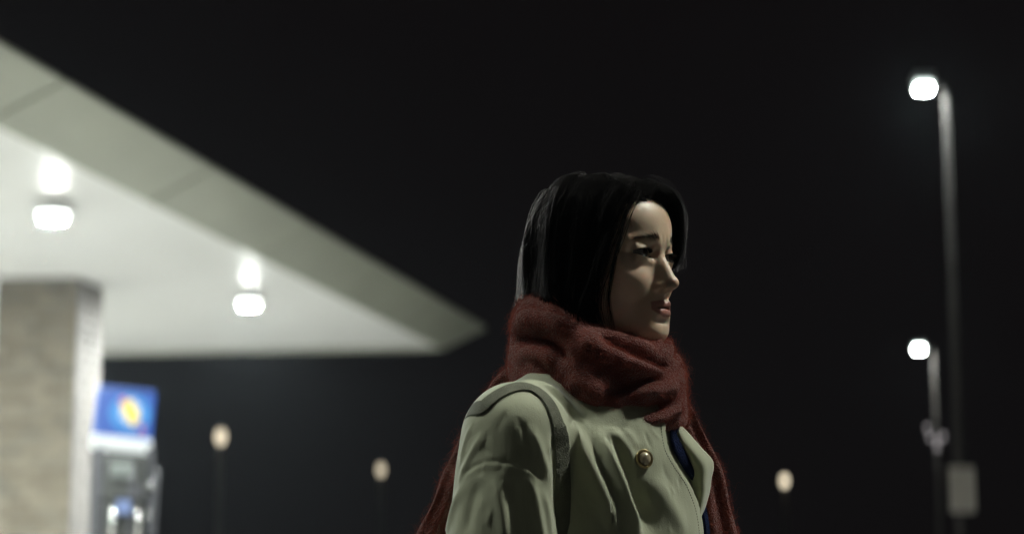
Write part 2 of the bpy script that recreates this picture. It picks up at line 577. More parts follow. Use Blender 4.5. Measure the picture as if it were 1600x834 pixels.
# ------------------------------------------------------------------ lamps of the car park, with two added to light the woman
M_pole = mat("pole_paint", (0.032, 0.028, 0.027), 0.95, spec=0.15, var=0.15, vscale=3)
M_head = mat("lamp_head_paint", (0.30, 0.30, 0.29), 0.5)
M_skirt = mat_emit('lamp_diffuser', (0.85, 1.0, 0.94), 3.5)
def tall_lamp(name, base, h, yaw, glow, label, group, cat="street lamp", tilt=12, head=0.75, reach=0.40, pole=None):
    """square pole, short arm, tilted flood head facing local -x"""
    r = empty(name, base, yaw)
    put("base_plinth", lathe_mesh("base_plinth", [(0.30, 0), (0.30, 0.6), (0.27, 0.65)], 20), M_conc, r)
    prof = [(0.11, 0.6), (0.11, 0.7), (0.09, 0.75), (0.068, h)]
    put("pole", lathe_mesh("pole", prof, 16), pole or M_pole, r)
    put("arm", sweep_mesh("arm", [(0, 0, h - 0.06), (-0.10, 0, h + 0.05), (-reach + 0.18, 0, h + 0.08)], [0.045, 0.04, 0.04], 8), M_pole, r)
    hd = put("lamp_head", bm_mesh("lamp_head", lambda b: box(b, (0, 0, 0), (0.52 * head, 0.40 * head, 0.16)), 0.03), M_head, r, (-reach, 0, h + 0.10), (0, 0, 0))
    hd.rotation_euler = (-math.radians(tilt), 0, 0)
    put("lens", bm_mesh("lens", lambda b: box(b, (0, 0, 0), (0.42 * head, 0.31 * head, 0.10)), 0.02), M_skirt, hd, (0, 0, -0.125))
    put("led_panel", bm_mesh("led_panel", lambda b: box(b, (0, 0, 0), (0.36 * head, 0.25 * head, 0.004))), glow, hd, (0, 0, -0.178))
    tag(r, label, cat, group)
    return r
G1 = mat_emit("flood_glow", (0.88, 1.0, 0.95), 700.0)
G2 = mat_emit("flood_glow_far", (0.90, 1.0, 0.94), 160.0)
G0 = mat_emit("added_face_glow", (0.97, 1.0, 0.90), 820.0)
def ground_at(px, d):
    return np.array([(px - CX) / FPX * d / (FW[1]) * 1.0, 0, 0])
HZ = CY + math.tan(PITCH) * FPX
def pole_at(px, d):
    """ground point under pixel column px at the horizon row, d metres away in y"""
    t = d / (FW[1] + (CY - HZ) / FPX * UP[1])
    return ((px - CX) / FPX * t, d, 0.0)
b1 = pole_at(1503, 32.0)
lampA = tall_lamp("street_lamp", b1, 9.12, math.radians(0), G1, "tall bright street lamp with a small white sign low on its pole", "street lamps of the car park")
b2 = pole_at(1469, 75.0)
lampB = tall_lamp("street_lamp", b2, 9.0, math.radians(0), G2, "smaller distant street lamp just left of the tall pole", "street lamps of the car park", head=1.1, reach=0.6, pole=mat('pole_paint_lit', (0.22, 0.20, 0.19), 0.8, spec=0.2))  # pole paint made paler on this lamp so its pole looks lit
for dx, dz in ((-0.40, 0.39), (-0.30, 0.03), (0.24, 0.05), (0.0, -0.08), (-0.02, -0.36)):
    put("marker_light", bm_mesh("marker_light", lambda b: bmesh.ops.create_icosphere(b, subdivisions=2, radius=0.10), smooth=True), mat_emit("marker_glow", (1.0, 0.93, 0.95), 0.5), lampB, (dx, -0.15, 5.35 + dz))
added_face_lamp = tall_lamp("street_lamp", (6.7, 3.6, 0), 8.9, math.radians(0), G0, "unseen street lamp added in front of the woman to light her face", "street lamps of the car park", tilt=0, head=2.2, reach=0.8)  # added out of view as the key light on the face
added_coat_lamp = tall_lamp("street_lamp", (-6.0, 3.1, 0), 8.9, math.radians(180), mat_emit("added_coat_glow", (0.95, 1.0, 0.90), 430.0), "unseen street lamp added behind the shoulder of the woman to light her coat", "street lamps of the car park", tilt=0, head=2.2, reach=0.8)  # added out of view to brighten the sleeve and shoulder

M_plate = mat("sign_plate_paint", (0.40, 0.365, 0.32), 0.5, var=0.12, vscale=5)
sp = empty("pole_sign", (b1[0], b1[1] - 0.16, 2.03))
tag(sp, "small pale rectangular sign fixed low on the tall lamp pole", "sign")
put("plate", box_mesh("plate", (0.44, 0.02, 0.76), 0.006), M_plate, sp)
put("border", bm_mesh("border", lambda b: (box(b, (0, -0.013, 0.362), (0.44, 0.006, 0.03)), box(b, (0, -0.013, -0.362), (0.44, 0.006, 0.03)), box(b, (0.207, -0.013, 0), (0.025, 0.006, 0.69)), box(b, (-0.207, -0.013, 0), (0.025, 0.006, 0.69)))), mat("sign_border", (0.50, 0.47, 0.42), 0.5), sp)
put("bracket", box_mesh("bracket", (0.12, 0.06, 0.05), 0.004, (0, 0.04, 0.2)), M_steel, sp)
put("bracket", box_mesh("bracket", (0.12, 0.06, 0.05), 0.004, (0, 0.04, -0.2)), M_steel, sp)


M_post = mat('post_paint', (0.25, 0.24, 0.22), 0.8)
def post_lamp(px, py, d, e, label):
    b = pole_at(px, d)
    h = 1.10 + (HZ - py) / FPX * d
    r = empty("post_top_lamp", b)
    tag(r, label, "lamp post", "short lamp posts far across the car park")
    put("base_plinth", lathe_mesh("base_plinth", [(0.2, 0), (0.2, 0.3), (0.14, 0.34)], 16), M_conc, r)
    put("pole", lathe_mesh("pole", [(0.10, 0.3), (0.09, h - 0.22)], 12), M_post, r)
    put("globe", lathe_mesh("globe", [(0.07, h - 0.24), (0.17, h - 0.16), (0.21, h), (0.19, h + 0.12), (0.10, h + 0.21)], 20), mat_emit("globe_glow", (1.0, 0.86, 0.62), e), r)
    put("cap", lathe_mesh("cap", [(0.22, h + 0.19), (0.12, h + 0.27), (0.03, h + 0.31)], 16), M_head, r)
    put("collar", lathe_mesh("collar", [(0.09, h - 0.30), (0.10, h - 0.24)], 12), M_head, r)
post_lamp(341, 684, 62, 1.3, "short glowing post lamp just right of the gas pump sign")
post_lamp(594, 735, 82, 1.0, "short glowing post lamp between the gas pump and the woman")
post_lamp(1228, 752, 92, 2.1, "short glowing post lamp right of the woman in the red scarf")

# ------------------------------------------------------------------ the woman
YAW = math.radians(53.5)
HF = np.array([math.sin(YAW), -math.cos(YAW), 0])       # where the face points
HR = np.array([-math.cos(YAW), -math.sin(YAW), 0])      # her right, towards the viewer
HZv = np.array([0, 0, 1.0])
HO = P(1024, 400, 2.46) - 0.079 * HF
HM = np.stack([HR, HF, HZv], 0) * 0.01                  # local cm (row vectors) -> world m
def H2W(p): return np.asarray(p, float) @ HM + HO
ROOT = np.array([HO[0] - 0.03, HO[1] + 0.01, 0.0])
person = empty("person", ROOT)
tag(person, "woman in khaki coat and rust red knitted scarf looking to the right", "person")
def W2R(p): return np.asarray(p) - ROOT                 # world -> coordinates under the person

def build_head():
    f = Field((-8.6, -10.5, -17), (8.6, 12.6, 12.2), 0.125)
    f.ell((0, -0.7, 2.4), (7.3, 9.0, 8.5), 0.5)
    f.ell((0, 1.6, -2.2), (6.3, 6.9, 8.0), 2.0)                       # face mass
    f.ell((0, 4.6, 4.2), (5.9, 4.5, 4.6), 2.0)                        # forehead
    f.cone((5.2, 0.6, -5.8), (1.6, 6.9, -9.9), 1.35, 1.35, 2.0, True) # jaw
    f.cone((3.6, 2.5, -6.5), (0.9, 6.4, -8.6), 2.2, 2.2, 1.8, True)
    f.ell((4.35, 5.3, -2.8), (2.2, 1.9, 2.3), 1.8, True)             # cheek
    f.ell((3.6, 3.3, -5.6), (2.3, 2.3, 2.6), 2.2, True)               # lower cheek
    f.ell((2.5, 6.6, -3.8), (2.0, 1.6, 1.9), 1.5, True)
    f.cone((1.0, 8.2, 1.75), (4.6, 6.5, 1.5), 0.85, 0.75, 1.2, True)  # brow
    f.ell((0, 7.9, 2.6), (1.8, 1.2, 1.5), 1.2)                        # glabella
    f.ell((1.05, 8.75, 1.75), (0.55, 0.50, 0.75), 0.5, True)            # frown
    f.cone((0.42, 9.45, 1.2), (0.50, 9.45, 2.6), 0.13, 0.09, 0.3, True, sub=True)
    f.ell((3.15, 9.4, 0.1), (1.75, 1.5, 0.95), 0.9, True, sub=True)   # eye hollow
    f.ell((1.45, 9.1, 0.0), (0.75, 0.95, 1.0), 0.6, True, sub=True)
    # lids : shell round the eyeball, then the opening
    f.ell((3.15, 7.25, 0.0), (1.50, 1.36, 1.22), 0.35, True)
    f.cone((2.0, 8.15, 0.88), (4.3, 7.6, 0.80), 0.26, 0.26, 0.6, True)   # fold above the upper lid
    f.cone((1.9, 8.05, -0.95), (4.1, 7.5, -1.0), 0.24, 0.22, 0.8, True)   # lower lid bag
    def slit(p):
        x = p[0] - 3.15
        up = p[2] - (0.52 - 0.16 * x ** 2 + 0.03 * x)
        lo = (-0.46 + 0.135 * x ** 2 + 0.05 * x) - p[2]
        return np.maximum(np.maximum(up, lo), 7.2 - p[1] + 0 * x)
    f.op(slit, 0.10, (1.2, 7.0, -1.2), (5.2, 10, 1.2), True, True)
    # nose
    f.cone((0, 7.95, 0.9), (0, 10.35, -3.55), 0.62, 0.62, 0.9)
    f.cone((0, 8.0, -1.5), (0, 9.1, -3.9), 1.1, 1.35, 1.0)
    f.ell((0, 10.55, -3.85), (0.82, 0.80, 0.74), 0.45)
    f.ell((1.16, 8.85, -4.30), (0.62, 0.90, 0.62), 0.6, True)
    f.cone((0, 10.2, -4.4), (0, 9.2, -5.2), 0.32, 0.30, 0.4)
    f.ell((0.66, 9.95, -4.98), (0.36, 0.62, 0.36), 0.18, True, sub=True)
    # mouth
    f.ell((0, 7.1, -6.9), (2.9, 2.35, 2.5), 1.2)
    f.cone((0.0, 9.05, -6.50), (0.75, 9.12, -6.42), 0.46, 0.44, 0.35, True)
    f.cone((0.75, 9.10, -6.45), (2.2, 7.95, -7.12), 0.40, 0.22, 0.4, True)
    f.cone((0.0, 8.98, -7.72), (0.9, 8.90, -7.66), 0.56, 0.52, 0.3, True)
    f.cone((0.9, 8.82, -7.66), (2.15, 7.85, -7.27), 0.46, 0.2, 0.4, True)
    f.ell((0, 9.75, -5.75), (0.34, 0.45, 0.55), 0.35, sub=True)       # philtrum
    def gap(p):
        zc = -7.08 + 0.05 * np.cos(p[0] * 2.2) - 0.028 * p[0] ** 2
        return np.maximum(np.sqrt((p[2] - zc) ** 2 + 0.0 * p[1]) - 0.115 * np.clip(1 - (p[0] / 2.1) ** 2, 0.2, 1), np.maximum(np.abs(p[0]) - 1.95, 8.35 - p[1] - 0.12 * p[0] ** 2))
    f.op(gap, 0.16, (-2.8, 7.4, -7.6), (2.8, 11, -6.4), True)
    f.ell((0, 9.45, -8.85), (1.6, 0.72, 0.50), 0.6, sub=True)
    f.ell((0, 7.35, -10.1), (1.75, 1.55, 1.35), 1.0)                  # chin
    # ears and neck
    f.ell((7.05, -0.6, -0.9), (0.55, 1.6, 2.9), 0.5, True)
    f.ell((7.5, -0.2, -0.7), (0.4, 0.9, 1.9), 0.3, True, sub=True)
    f.cone((0, -2.2, -6), (0, -3.4, -16.5), 5.1, 5.6, 2.0)
    V, Q = f.mesh()
    return V, Q

hV, hQ = build_head()
hV = relax(hV, hQ, 1, 0.4)
hW = W2R(H2W(hV))
# torso, hips, legs under the clothes: one coarse hull that continues the neck
tb = Field((-0.30, -0.26, 0.02), (0.30, 0.26, 1.40), 0.015)
hb = W2R(HO)
tyaw = math.radians(60)
TF = np.array([math.sin(tyaw), -math.cos(tyaw), 0]); TR = np.array([-math.cos(tyaw), -math.sin(tyaw), 0])
def tl(a, b, z): v = hb * [1, 1, 0] + TR * a + TF * b; return (v[0], v[1], z)
tb.cone(tl(0, -0.03, 1.20), tl(0, -0.03, 1.36), 0.065, 0.055, 0.03)
tb.cone(tl(-0.12, -0.02, 1.20), tl(0.12, -0.02, 1.20), 0.04, 0.04, 0.04)
tb.cone(tl(-0.04, -0.01, 1.10), tl(0.04, -0.01, 1.10), 0.085, 0.085, 0.06)
tb.cone(tl(0, 0.0, 1.15), tl(0, 0, 0.85), 0.085, 0.095, 0.06)
tb.cone(tl(-0.08, 0, 0.80), tl(0.08, 0, 0.80), 0.09, 0.09, 0.05)
for s in (-1, 1):
    tb.cone(tl(s * 0.09, 0, 0.76), tl(s * 0.10, 0.01, 0.42), 0.085, 0.055, 0.03)
    tb.cone(tl(s * 0.10, 0.01, 0.42), tl(s * 0.10, -0.01, 0.08), 0.058, 0.036, 0.02)
    tb.cone(tl(s * 0.10, -0.02, 0.06), tl(s * 0.11, 0.13, 0.055), 0.035, 0.03, 0.02)
bV, bQ = tb.mesh()
bodyV = np.vstack([hW, bV]); bodyQ = np.vstack([hQ, bQ + len(hW)])
me = fast_quads("body", bodyV, bodyQ)
# masks for lips, brows, blush (the skin's own colours)
def sstep(a, b, x):
    t = np.clip((x - a) / (b - a), 0, 1); return t * t * (3 - 2 * t)
x, y, z = np.abs(hV[:, 0]), hV[:, 1], hV[:, 2]
upb = -6.02 - 0.16 * np.exp(-(hV[:, 0] / 0.28) ** 2) - 0.15 * x ** 1.6 * 0.62
lob = -8.22 + 0.15 * x ** 2
lip = sstep(0.10, -0.06, z - upb) * sstep(-0.06, 0.10, z - lob) * sstep(2.45, 2.2, x) * (y > 7.2)
lip = np.concatenate([lip, np.zeros(len(bV))])
brow = np.exp(-((z - (1.98 + 0.14 * np.sin((x - 1.0) * 1.1))) / 0.26) ** 2) * sstep(0.9, 1.5, x) * sstep(5.0, 4.2, x) * (y > 4)
brow = np.concatenate([brow, np.zeros(len(bV))])
warm = np.exp(-(((hV[:, 0].__abs__() - 3.6) / 2.2) ** 2 + ((z + 3.0) / 1.8) ** 2)) * (y > 3) + np.exp(-((x / 1.0) ** 2 + ((z + 4.0) / 0.9) ** 2)) * (y > 9)
warm = np.concatenate([warm, np.zeros(len(bV))])
for nm, a in (("lip", lip), ("brow", brow), ("warm", warm)):
    at = me.attributes.new(nm, 'FLOAT', 'POINT'); at.data.foreach_set("value", a.astype(np.float32))

M_skin, nt, b = mat_new("skin")
def attr(n):
    a = nt.nodes.new("ShaderNodeAttribute"); a.attribute_name = n; return a.outputs["Fac"]
def mixc(a, bcol, fac):
    m = nt.nodes.new("ShaderNodeMix"); m.data_type = 'RGBA'
    if isinstance(a, tuple): m.inputs["A"].default_value = (*a, 1)
    else: nt.links.new(a, m.inputs["A"])
    m.inputs["B"].default_value = (*bcol, 1)
    nt.links.new(fac, m.inputs["Factor"]); return m.outputs["Result"]
def mulv(s, k):
    m = nt.nodes.new("ShaderNodeMath"); m.operation = 'MULTIPLY'; nt.links.new(s, m.inputs[0]); m.inputs[1].default_value = k; return m.outputs[0]
tcn = nt.nodes.new("ShaderNodeTexCoord")
nn = nt.nodes.new("ShaderNodeTexNoise"); nn.inputs["Scale"].default_value = 38; nn.inputs["Detail"].default_value = 5
nt.links.new(tcn.outputs["Object"], nn.inputs["Vector"])
c = mixc((0.68, 0.525, 0.385), (0.53, 0.365, 0.25), mulv(nn.outputs["Fac"], 0.75))
c = mixc(c, (0.58, 0.36, 0.27), mulv(attr("warm"), 0.4))
c = mixc(c, (0.05, 0.038, 0.03), mulv(attr("brow"), 0.38))
c = mixc(c, (0.33, 0.12, 0.10), mulv(attr("lip"), 0.85))
nt.links.new(c, b.inputs["Base Color"])
b.inputs["Roughness"].default_value = 0.40
b.inputs["Specular IOR Level"].default_value = 0.45
b.inputs["Subsurface Weight"].default_value = 0.35
b.inputs["Subsurface Radius"].default_value = (1.0, 0.4, 0.25)
b.inputs["Subsurface Scale"].default_value = 0.004
n2 = nt.nodes.new("ShaderNodeTexNoise"); n2.inputs["Scale"].default_value = 900; n2.inputs["Detail"].default_value = 2
nt.links.new(tcn.outputs["Object"], n2.inputs["Vector"])
bp = nt.nodes.new("ShaderNodeBump"); bp.inputs["Strength"].default_value = 0.3; bp.inputs["Distance"].default_value = 0.001
nt.links.new(n2.outputs["Fac"], bp.inputs["Height"]); nt.links.new(bp.outputs["Normal"], b.inputs["Normal"])
body = put("body", me, M_skin, person)

# eyes
M_eye, nt, b = mat_new("eye")
tcn = nt.nodes.new("ShaderNodeTexCoord")
sx = nt.nodes.new("ShaderNodeSeparateXYZ"); nt.links.new(tcn.outputs["Object"], sx.inputs[0])
cr = nt.nodes.new("ShaderNodeValToRGB"); nt.links.new(sx.outputs["Y"], cr.inputs[0])
mr = nt.nodes.new("ShaderNodeMapRange"); mr.inputs[1].default_value = 0.0085; mr.inputs[2].default_value = 0.0122
nt.links.new(sx.outputs["Y"], mr.inputs[0]); nt.links.new(mr.outputs[0], cr.inputs[0])
e = cr.color_ramp.elements
e[0].position = 0.42; e[0].color = (0.26, 0.235, 0.21, 1)
e[1].position = 0.50; e[1].color = (0.012, 0.008, 0.006, 1)
x_ = e.new(0.80); x_.color = (0.028, 0.016, 0.010, 1)
x_ = e.new(0.90); x_.color = (0.003, 0.003, 0.003, 1)
nt.links.new(cr.outputs[0], b.inputs["Base Color"])
b.inputs["Roughness"].default_value = 0.12
eye_me = bm_mesh("eye", lambda q: bmesh.ops.create_uvsphere(q, u_segments=40, v_segments=28, radius=0.0121), smooth=True)
gaze = math.atan2(HF[1], HF[0]) - math.pi / 2
for s in (1, -1):
    put("eye", eye_me, M_eye, person, W2R(H2W((s * 3.15, 7.30, 0.0))), (math.radians(2), 0, gaze + math.radians(3)))

M_hair, nt, b = mat_new("hair_fibre")
hb_ = nt.nodes.new("ShaderNodeBsdfHairPrincipled")
hb_.parametrization = 'COLOR'
hb_.inputs["Color"].default_value = (0.016, 0.014, 0.0145, 1)
hb_.inputs["Roughness"].default_value = 0.34
hb_.inputs["IOR"].default_value = 1.10
hb_.inputs["Radial Roughness"].default_value = 0.45
hb_.inputs["Random Roughness"].default_value = 0.3
df = nt.nodes.new("ShaderNodeBsdfDiffuse"); df.inputs["Color"].default_value = (0.0035, 0.003, 0.003, 1)
ms = nt.nodes.new("ShaderNodeMixShader"); ms.inputs[0].default_value = 0.74
nt.links.new(hb_.outputs[0], ms.inputs[1]); nt.links.new(df.outputs[0], ms.inputs[2])
nt.links.new(ms.outputs[0], nt.nodes["Material Output"].inputs[0])

M_brow = mat("brow_fibre", (0.018, 0.014, 0.012), 0.9, spec=0.1)
def surf_bvh(): return BVHTree.FromPolygons([tuple(v) for v in hV.tolist()], [tuple(q) for q in hQ.tolist()])
hbvh = surf_bvh()
# brow hairs and lashes
br = []
for s in (1, -1):
    for i in range(220):
        t = random.random()
        xx = 1.25 + 3.3 * t
        zz = 1.98 + 0.14 * math.sin((xx - 1.0) * 1.1) + random.gauss(0, 0.19) * (1 - 0.5 * t)
        h = hbvh.ray_cast(Vector((s * xx, 14, zz)), Vector((0, -1, 0)))
        if h[0] is None: continue
        p = np.array(h[0]); n = np.array(h[1])
        d = np.array([s * (0.35 + 0.6 * t), -0.1, 0.75 - 1.0 * t + random.gauss(0, 0.15)]); d -= n * (d @ n); d /= np.linalg.norm(d)
        L = random.uniform(0.45, 0.8)
        br.append([p - n * 0.02, p + d * L * 0.5 + n * 0.07, p + d * L + n * 0.05])
br = np.array(br)
hair_curves("eyebrow_hairs", W2R(H2W(br.reshape(-1, 3))).reshape(br.shape), np.array([0.00008, 0.00007, 0.00003]), M_brow, person)
la = []
for s in (1, -1):
    for i in range(110):
        xx = -1.4 + 2.8 * i / 109
        for upl in (1, 0):
            if upl == 0 and i % 2: continue
            zz = (0.52 - 0.16 * xx ** 2 + 0.03 * xx + 0.02) if upl else (-0.46 + 0.135 * xx ** 2 + 0.05 * xx - 0.02)
            h = hbvh.ray_cast(Vector((s * (xx + 3.15), 14, zz + (0.05 if upl else -0.05))), Vector((0, -1, 0)))
            if h[0] is None: continue
            p = np.array(h[0]); p[2] = zz
            L = (0.5 if upl else 0.22) * random.uniform(0.7, 1.1)
            o1 = np.array([s * xx * 0.12 + s * 0.06, 0.75, -0.10 if upl else -0.35]); o2 = np.array([s * xx * 0.28 + s * 0.12, 1.0, 0.30 if upl else -0.5])
            la.append([p - [0, 0.08, 0], p + o1 * L * 0.6, p + o2 * L])
la = np.array(la)
hair_curves("eyelashes", W2R(H2W(la.reshape(-1, 3))).reshape(la.shape), np.array([0.00026, 0.00018, 0.00004]), M_brow, person)

# ------------------------------------------------------------------ hair (local head cm)
def head_sdf(p):
    q = (p[:, 0], p[:, 1], p[:, 2])
    d = sd_ell(q, (0, -0.7, 2.4), (7.3, 9.0, 8.5))
    d = smin(d, sd_ell(q, (0, 1.6, -2.2), (6.3, 6.9, 8.0)), 2.0)
    d = smin(d, sd_ell(q, (0, 4.6, 4.2), (5.9, 4.5, 4.6)), 2.0)
    return smin(d, sd_cone(q, (0, -2.2, -6), (0, -3.4, -16.5), 5.1, 5.6), 2.0)
def head_grad(p):
    e = 0.05; g = np.zeros_like(p)
    for i in range(3):
        a = p.copy(); a[:, i] += e; b_ = p.copy(); b_[:, i] -= e
        g[:, i] = head_sdf(a) - head_sdf(b_)
    return g / (np.linalg.norm(g, axis=1, keepdims=True) + 1e-9)

G_near = [
    [(2.4, 8.0, 7.0), (3.7, 8.3, 6.7), (5.3, 7.7, 4.6), (6.5, 6.8, 1.4), (7.2, 5.4, -2.6), (7.4, 4.4, -6.2), (6.9, 4.8, -9.2), (5.8, 5.2, -12)],
    [(2.3, 6.0, 9.6), (4.3, 6.7, 9.3), (6.7, 6.2, 6.2), (8.1, 5.0, 2.0), (8.6, 3.8, -3.0), (8.5, 3.2, -7), (7.7, 3.2, -10.2), (6, 3.4, -13)],
    [(2.2, 2.5, 10.9), (4.8, 2.8, 10.8), (7.7, 2.6, 7.6), (9.0, 1.8, 2.5), (9.2, 0.9, -3), (8.9, 0.7, -7), (8, 0.8, -10.5), (6.5, 0.8, -13)],
    [(2.0, -2, 11.0), (5.0, -2.2, 10.7), (8.2, -2.4, 7.6), (9.5, -2.8, 2.3), (9.6, -3.2, -3), (9.1, -3.4, -7), (8.2, -3.6, -10.5), (6.5, -3.4, -13)],
    [(1.4, -6, 9.3), (4.0, -6.9, 8.2), (6.5, -7.7, 5.0), (7.7, -7.9, 0.8), (8.0, -7.9, -4), (7.7, -7.5, -8), (6.7, -7.2, -11), (5, -6.6, -13)],
    [(0.3, -7, 8.6), (0.7, -8.7, 6.8), (1.3, -10.2, 3.4), (1.6, -11.0, -0.8), (1.5, -11.1, -5), (1.3, -10.6, -8.5), (1.0, -10.2, -11), (0.8, -8.8, -13)],
    [(7.0, 2.5, 3.0), (7.5, 2.4, 1.6), (7.9, 2.2, -0.5), (8.1, 2.0, -3), (8.1, 1.8, -5.5), (7.8, 1.8, -8), (7.2, 2.0, -10.5), (6.3, 2.2, -13)],
    [(6.5, -4.5, 0.0), (7.6, -5.0, -1), (8.1, -5.2, -3), (8.1, -5.2, -5), (7.9, -5.2, -7), (7.5, -5.1, -9), (6.8, -5, -11), (5.8, -4.8, -13)],
    [(2.5, -8.8, 0.0), (2.8, -10.3, -1), (3.0, -10.9, -3), (3.0, -10.8, -5), (2.8, -10.4, -7), (2.6, -9.8, -9), (2.4, -9.0, -11), (2.0, -8.0, -13)],
]
G_far = [
    [(1.8, 8.1, 7.2), (0.6, 9.2, 7.9), (-1.9, 9.4, 7.6), (-4.6, 9.0, 5.7), (-6.6, 7.8, 2.9), (-7.0, 6.6, 0.3), (-6.9, 4.6, -2.8), (-6.4, 3.2, -6.0)],
    [(1.9, 6.0, 9.7), (-0.4, 7.2, 10.0), (-3.8, 7.2, 8.6), (-6.6, 7.2, 6.0), (-7.8, 6.0, 2.0), (-7.8, 3.4, -3.0), (-7.4, 2.0, -7.5), (-6.4, 2.0, -12)],
]
for gde in G_near[2:]:
    a = np.array(gde); a = a * [-1, 1, 1]
    if a[0, 0] > -2.6: a[0, 0] = 1.9
    G_far.append([tuple(v) for v in a])
NP_ = 22
for GG in (G_near, G_far):
    for gi, g_ in enumerate(GG):
        GG[gi] = [(x_, y_, z_ + (0.85 if k_ > 0 else 0) * max(0, min(1, (z_ - 4) / 4)) * max(0, min(1, (y_ + 6) / 5))) for k_, (x_, y_, z_) in enumerate(g_)]
G_near = np.array([smooth_path(g_, NP_) for g_ in G_near])
G_far = np.array([smooth_path(g_, NP_) for g_ in G_far])

def hairline_ok(p):
    x_, y_, z_ = np.abs(p[:, 0]), p[:, 1], p[:, 2]
    lim = np.interp(y_, [-9, -4, 0.0, 1.0, 2.6, 4.6, 6.2, 7.4, 8.3], [-6, -6, -4.5, -1.0, 0.8, 3.6, 5.4, 6.4, 6.9])
    return z_ > lim

def scalp_roots(n):
    v = RNG.normal(size=(n * 3, 3)); v /= np.linalg.norm(v, axis=1, keepdims=True)
    p = v * [7.3, 9.0, 8.5] + [0, -0.7, 2.4]
    for _ in range(4): p -= head_grad(p) * head_sdf(p)[:, None]
    p = p[hairline_ok(p)]
    return p[:n]

def part_x(y_): return np.interp(y_, [-9, -5, 2, 8], [0.2, 1.2, 2.1, 2.3])

def grow(roots, lay, jit, lenvar):
    n = len(roots); out = np.zeros((n, NP_, 3))
    near = roots[:, 0] > part_x(roots[:, 1])
    for side, G in ((True, G_near), (False, G_far)):
        sel = np.where(near == side)[0]
        r = roots[sel]
        d = np.linalg.norm((r[:, None] - G[None, :, 0]) * [1, 1, 0.8], axis=2) + 0.15
        wgt = d ** -3.5; wgt /= wgt.sum(1, keepdims=True)
        absP = np.einsum('ng,gkc->nkc', wgt, G)
        offP = np.einsum('ng,gkc->nkc', wgt, G - G[:, :1]) + r[:, None]
        t = np.linspace(0, 1, NP_)[None, :, None]
        mixw = np.clip(t * 1.6, 0, 0.72)
        out[sel] = offP * (1 - mixw) + absP * mixw
    t = np.linspace(0, 1, NP_)
    # clumps
    cid = (np.floor(roots[:, 0] * 0.55 + 7) * 31 + np.floor(roots[:, 1] * 0.55 + 11) * 7 + np.floor(roots[:, 2] * 0.5)).astype(int) % 400
    ca = RNG.normal(size=(400, 3)); cp = RNG.uniform(0, 6.28, (400, 3))
    cl = ca[cid][:, None] * np.sin(t[None, :, None] * 5.0 + cp[cid][:, None]) * 0.88 * np.sqrt(t)[None, :, None]
    st = RNG.normal(size=(n, 1, 3)) * np.sin(t[None, :, None] * RNG.uniform(3, 8, (n, 1, 1)) + RNG.uniform(0, 6.28, (n, 1, 3))) * jit * t[None, :, None]
    out += cl + st
    L = RNG.uniform(1 - lenvar, 1, n)
    # resample to its own length
    f = L[:, None] * t[None] * (NP_ - 1)
    i0 = np.clip(f.astype(int), 0, NP_ - 2); fr = (f - i0)[..., None]
    out = np.take_along_axis(out, i0[..., None].repeat(3, 2), 1) * (1 - fr) + np.take_along_axis(out, (i0 + 1)[..., None].repeat(3, 2), 1) * fr
    # keep off the head
    flat = out.reshape(-1, 3)
    cf = np.clip(np.exp(np.random.default_rng(5).normal(size=400) * 0.3), 0.5, 1.35)[cid]
    off = (cf[:, None] * lay[:, None] * np.clip(t * 8, 0.02, 1)[None]).ravel()
    for _ in range(3):
        dd = head_sdf(flat)
        m = dd < off
        if not m.any(): break
        gg = head_grad(flat[m]); flat[m] += gg * (off[m] - dd[m])[:, None]
    return flat.reshape(out.shape)

# dark under-layer so that no scalp shows
capv = RNG.normal(size=(2, 3))
uu, vv = 72, 44
cv = []
for j in range(vv + 1):
    th = math.pi * (0.0 + 0.70 * j / vv)
    for i in range(uu):
        a = 2 * math.pi * i / uu
        cv.append((math.sin(th) * math.cos(a), math.sin(th) * math.sin(a), math.cos(th)))
cv = np.array(cv) * [7.3, 9.0, 8.5] + [0, -0.7, 2.4]
for _ in range(5): cv -= head_grad(cv) * (head_sdf(cv) - 0.10)[:, None]
ok = hairline_ok(cv - [0, 0, 0.18])
cq = [(j * uu + i, j * uu + (i + 1) % uu, (j + 1) * uu + (i + 1) % uu, (j + 1) * uu + i) for j in range(vv) for i in range(uu)]
cq = [q for q in cq if all(ok[k] for k in q)]
M_cap = mat("hair_underlayer", (0.004, 0.0035, 0.0035), 0.95, spec=0.03)
hair = put("hair", fast_quads("hair", W2R(H2W(cv)), cq), M_cap, person)
hair["label"] = "dark chin length hair parted above the forehead and tucked into the scarf"
NS = 26000
roots = scalp_roots(NS)
lay = RNG.uniform(0.08, 1.0, len(roots)) ** 1.5 * 1.6
st = grow(roots, lay, 0.34, 0.34)
def off_face(a):
    bad = ((a[..., 0] < -2.5) & (a[..., 1] > 2.8) & (a[..., 2] < -0.8)) | ((np.abs(a[..., 0]) < 5.2) & (a[..., 1] > 6.6) & (a[..., 2] < 3.5))
    a = a.copy(); first = np.where(bad.any(axis=1), bad.argmax(axis=1), NP_)      # such strands end there instead
    for k in range(1, NP_):
        m = k >= first
        a[m, k] = a[m, k - 1] + (a[m, k - 1] - a[m, max(0, k - 2)]) * 0.02
    return a[first > 2]
st = off_face(st)
prof = np.array([1.0] * (NP_ - 5) + [0.95, 0.85, 0.7, 0.5, 0.2])
hair_curves("hair_strands", W2R(H2W(st.reshape(-1, 3))).reshape(st.shape), prof * 0.000125, M_hair, hair)
M_lock = M_hair.copy(); M_lock.name = 'lock_fibre'
for n_ in M_lock.node_tree.nodes:
    if n_.type == 'BSDF_HAIR_PRINCIPLED':
        n_.inputs['Color'].default_value = (0.026, 0.022, 0.021, 1); n_.inputs['Roughness'].default_value = 0.35
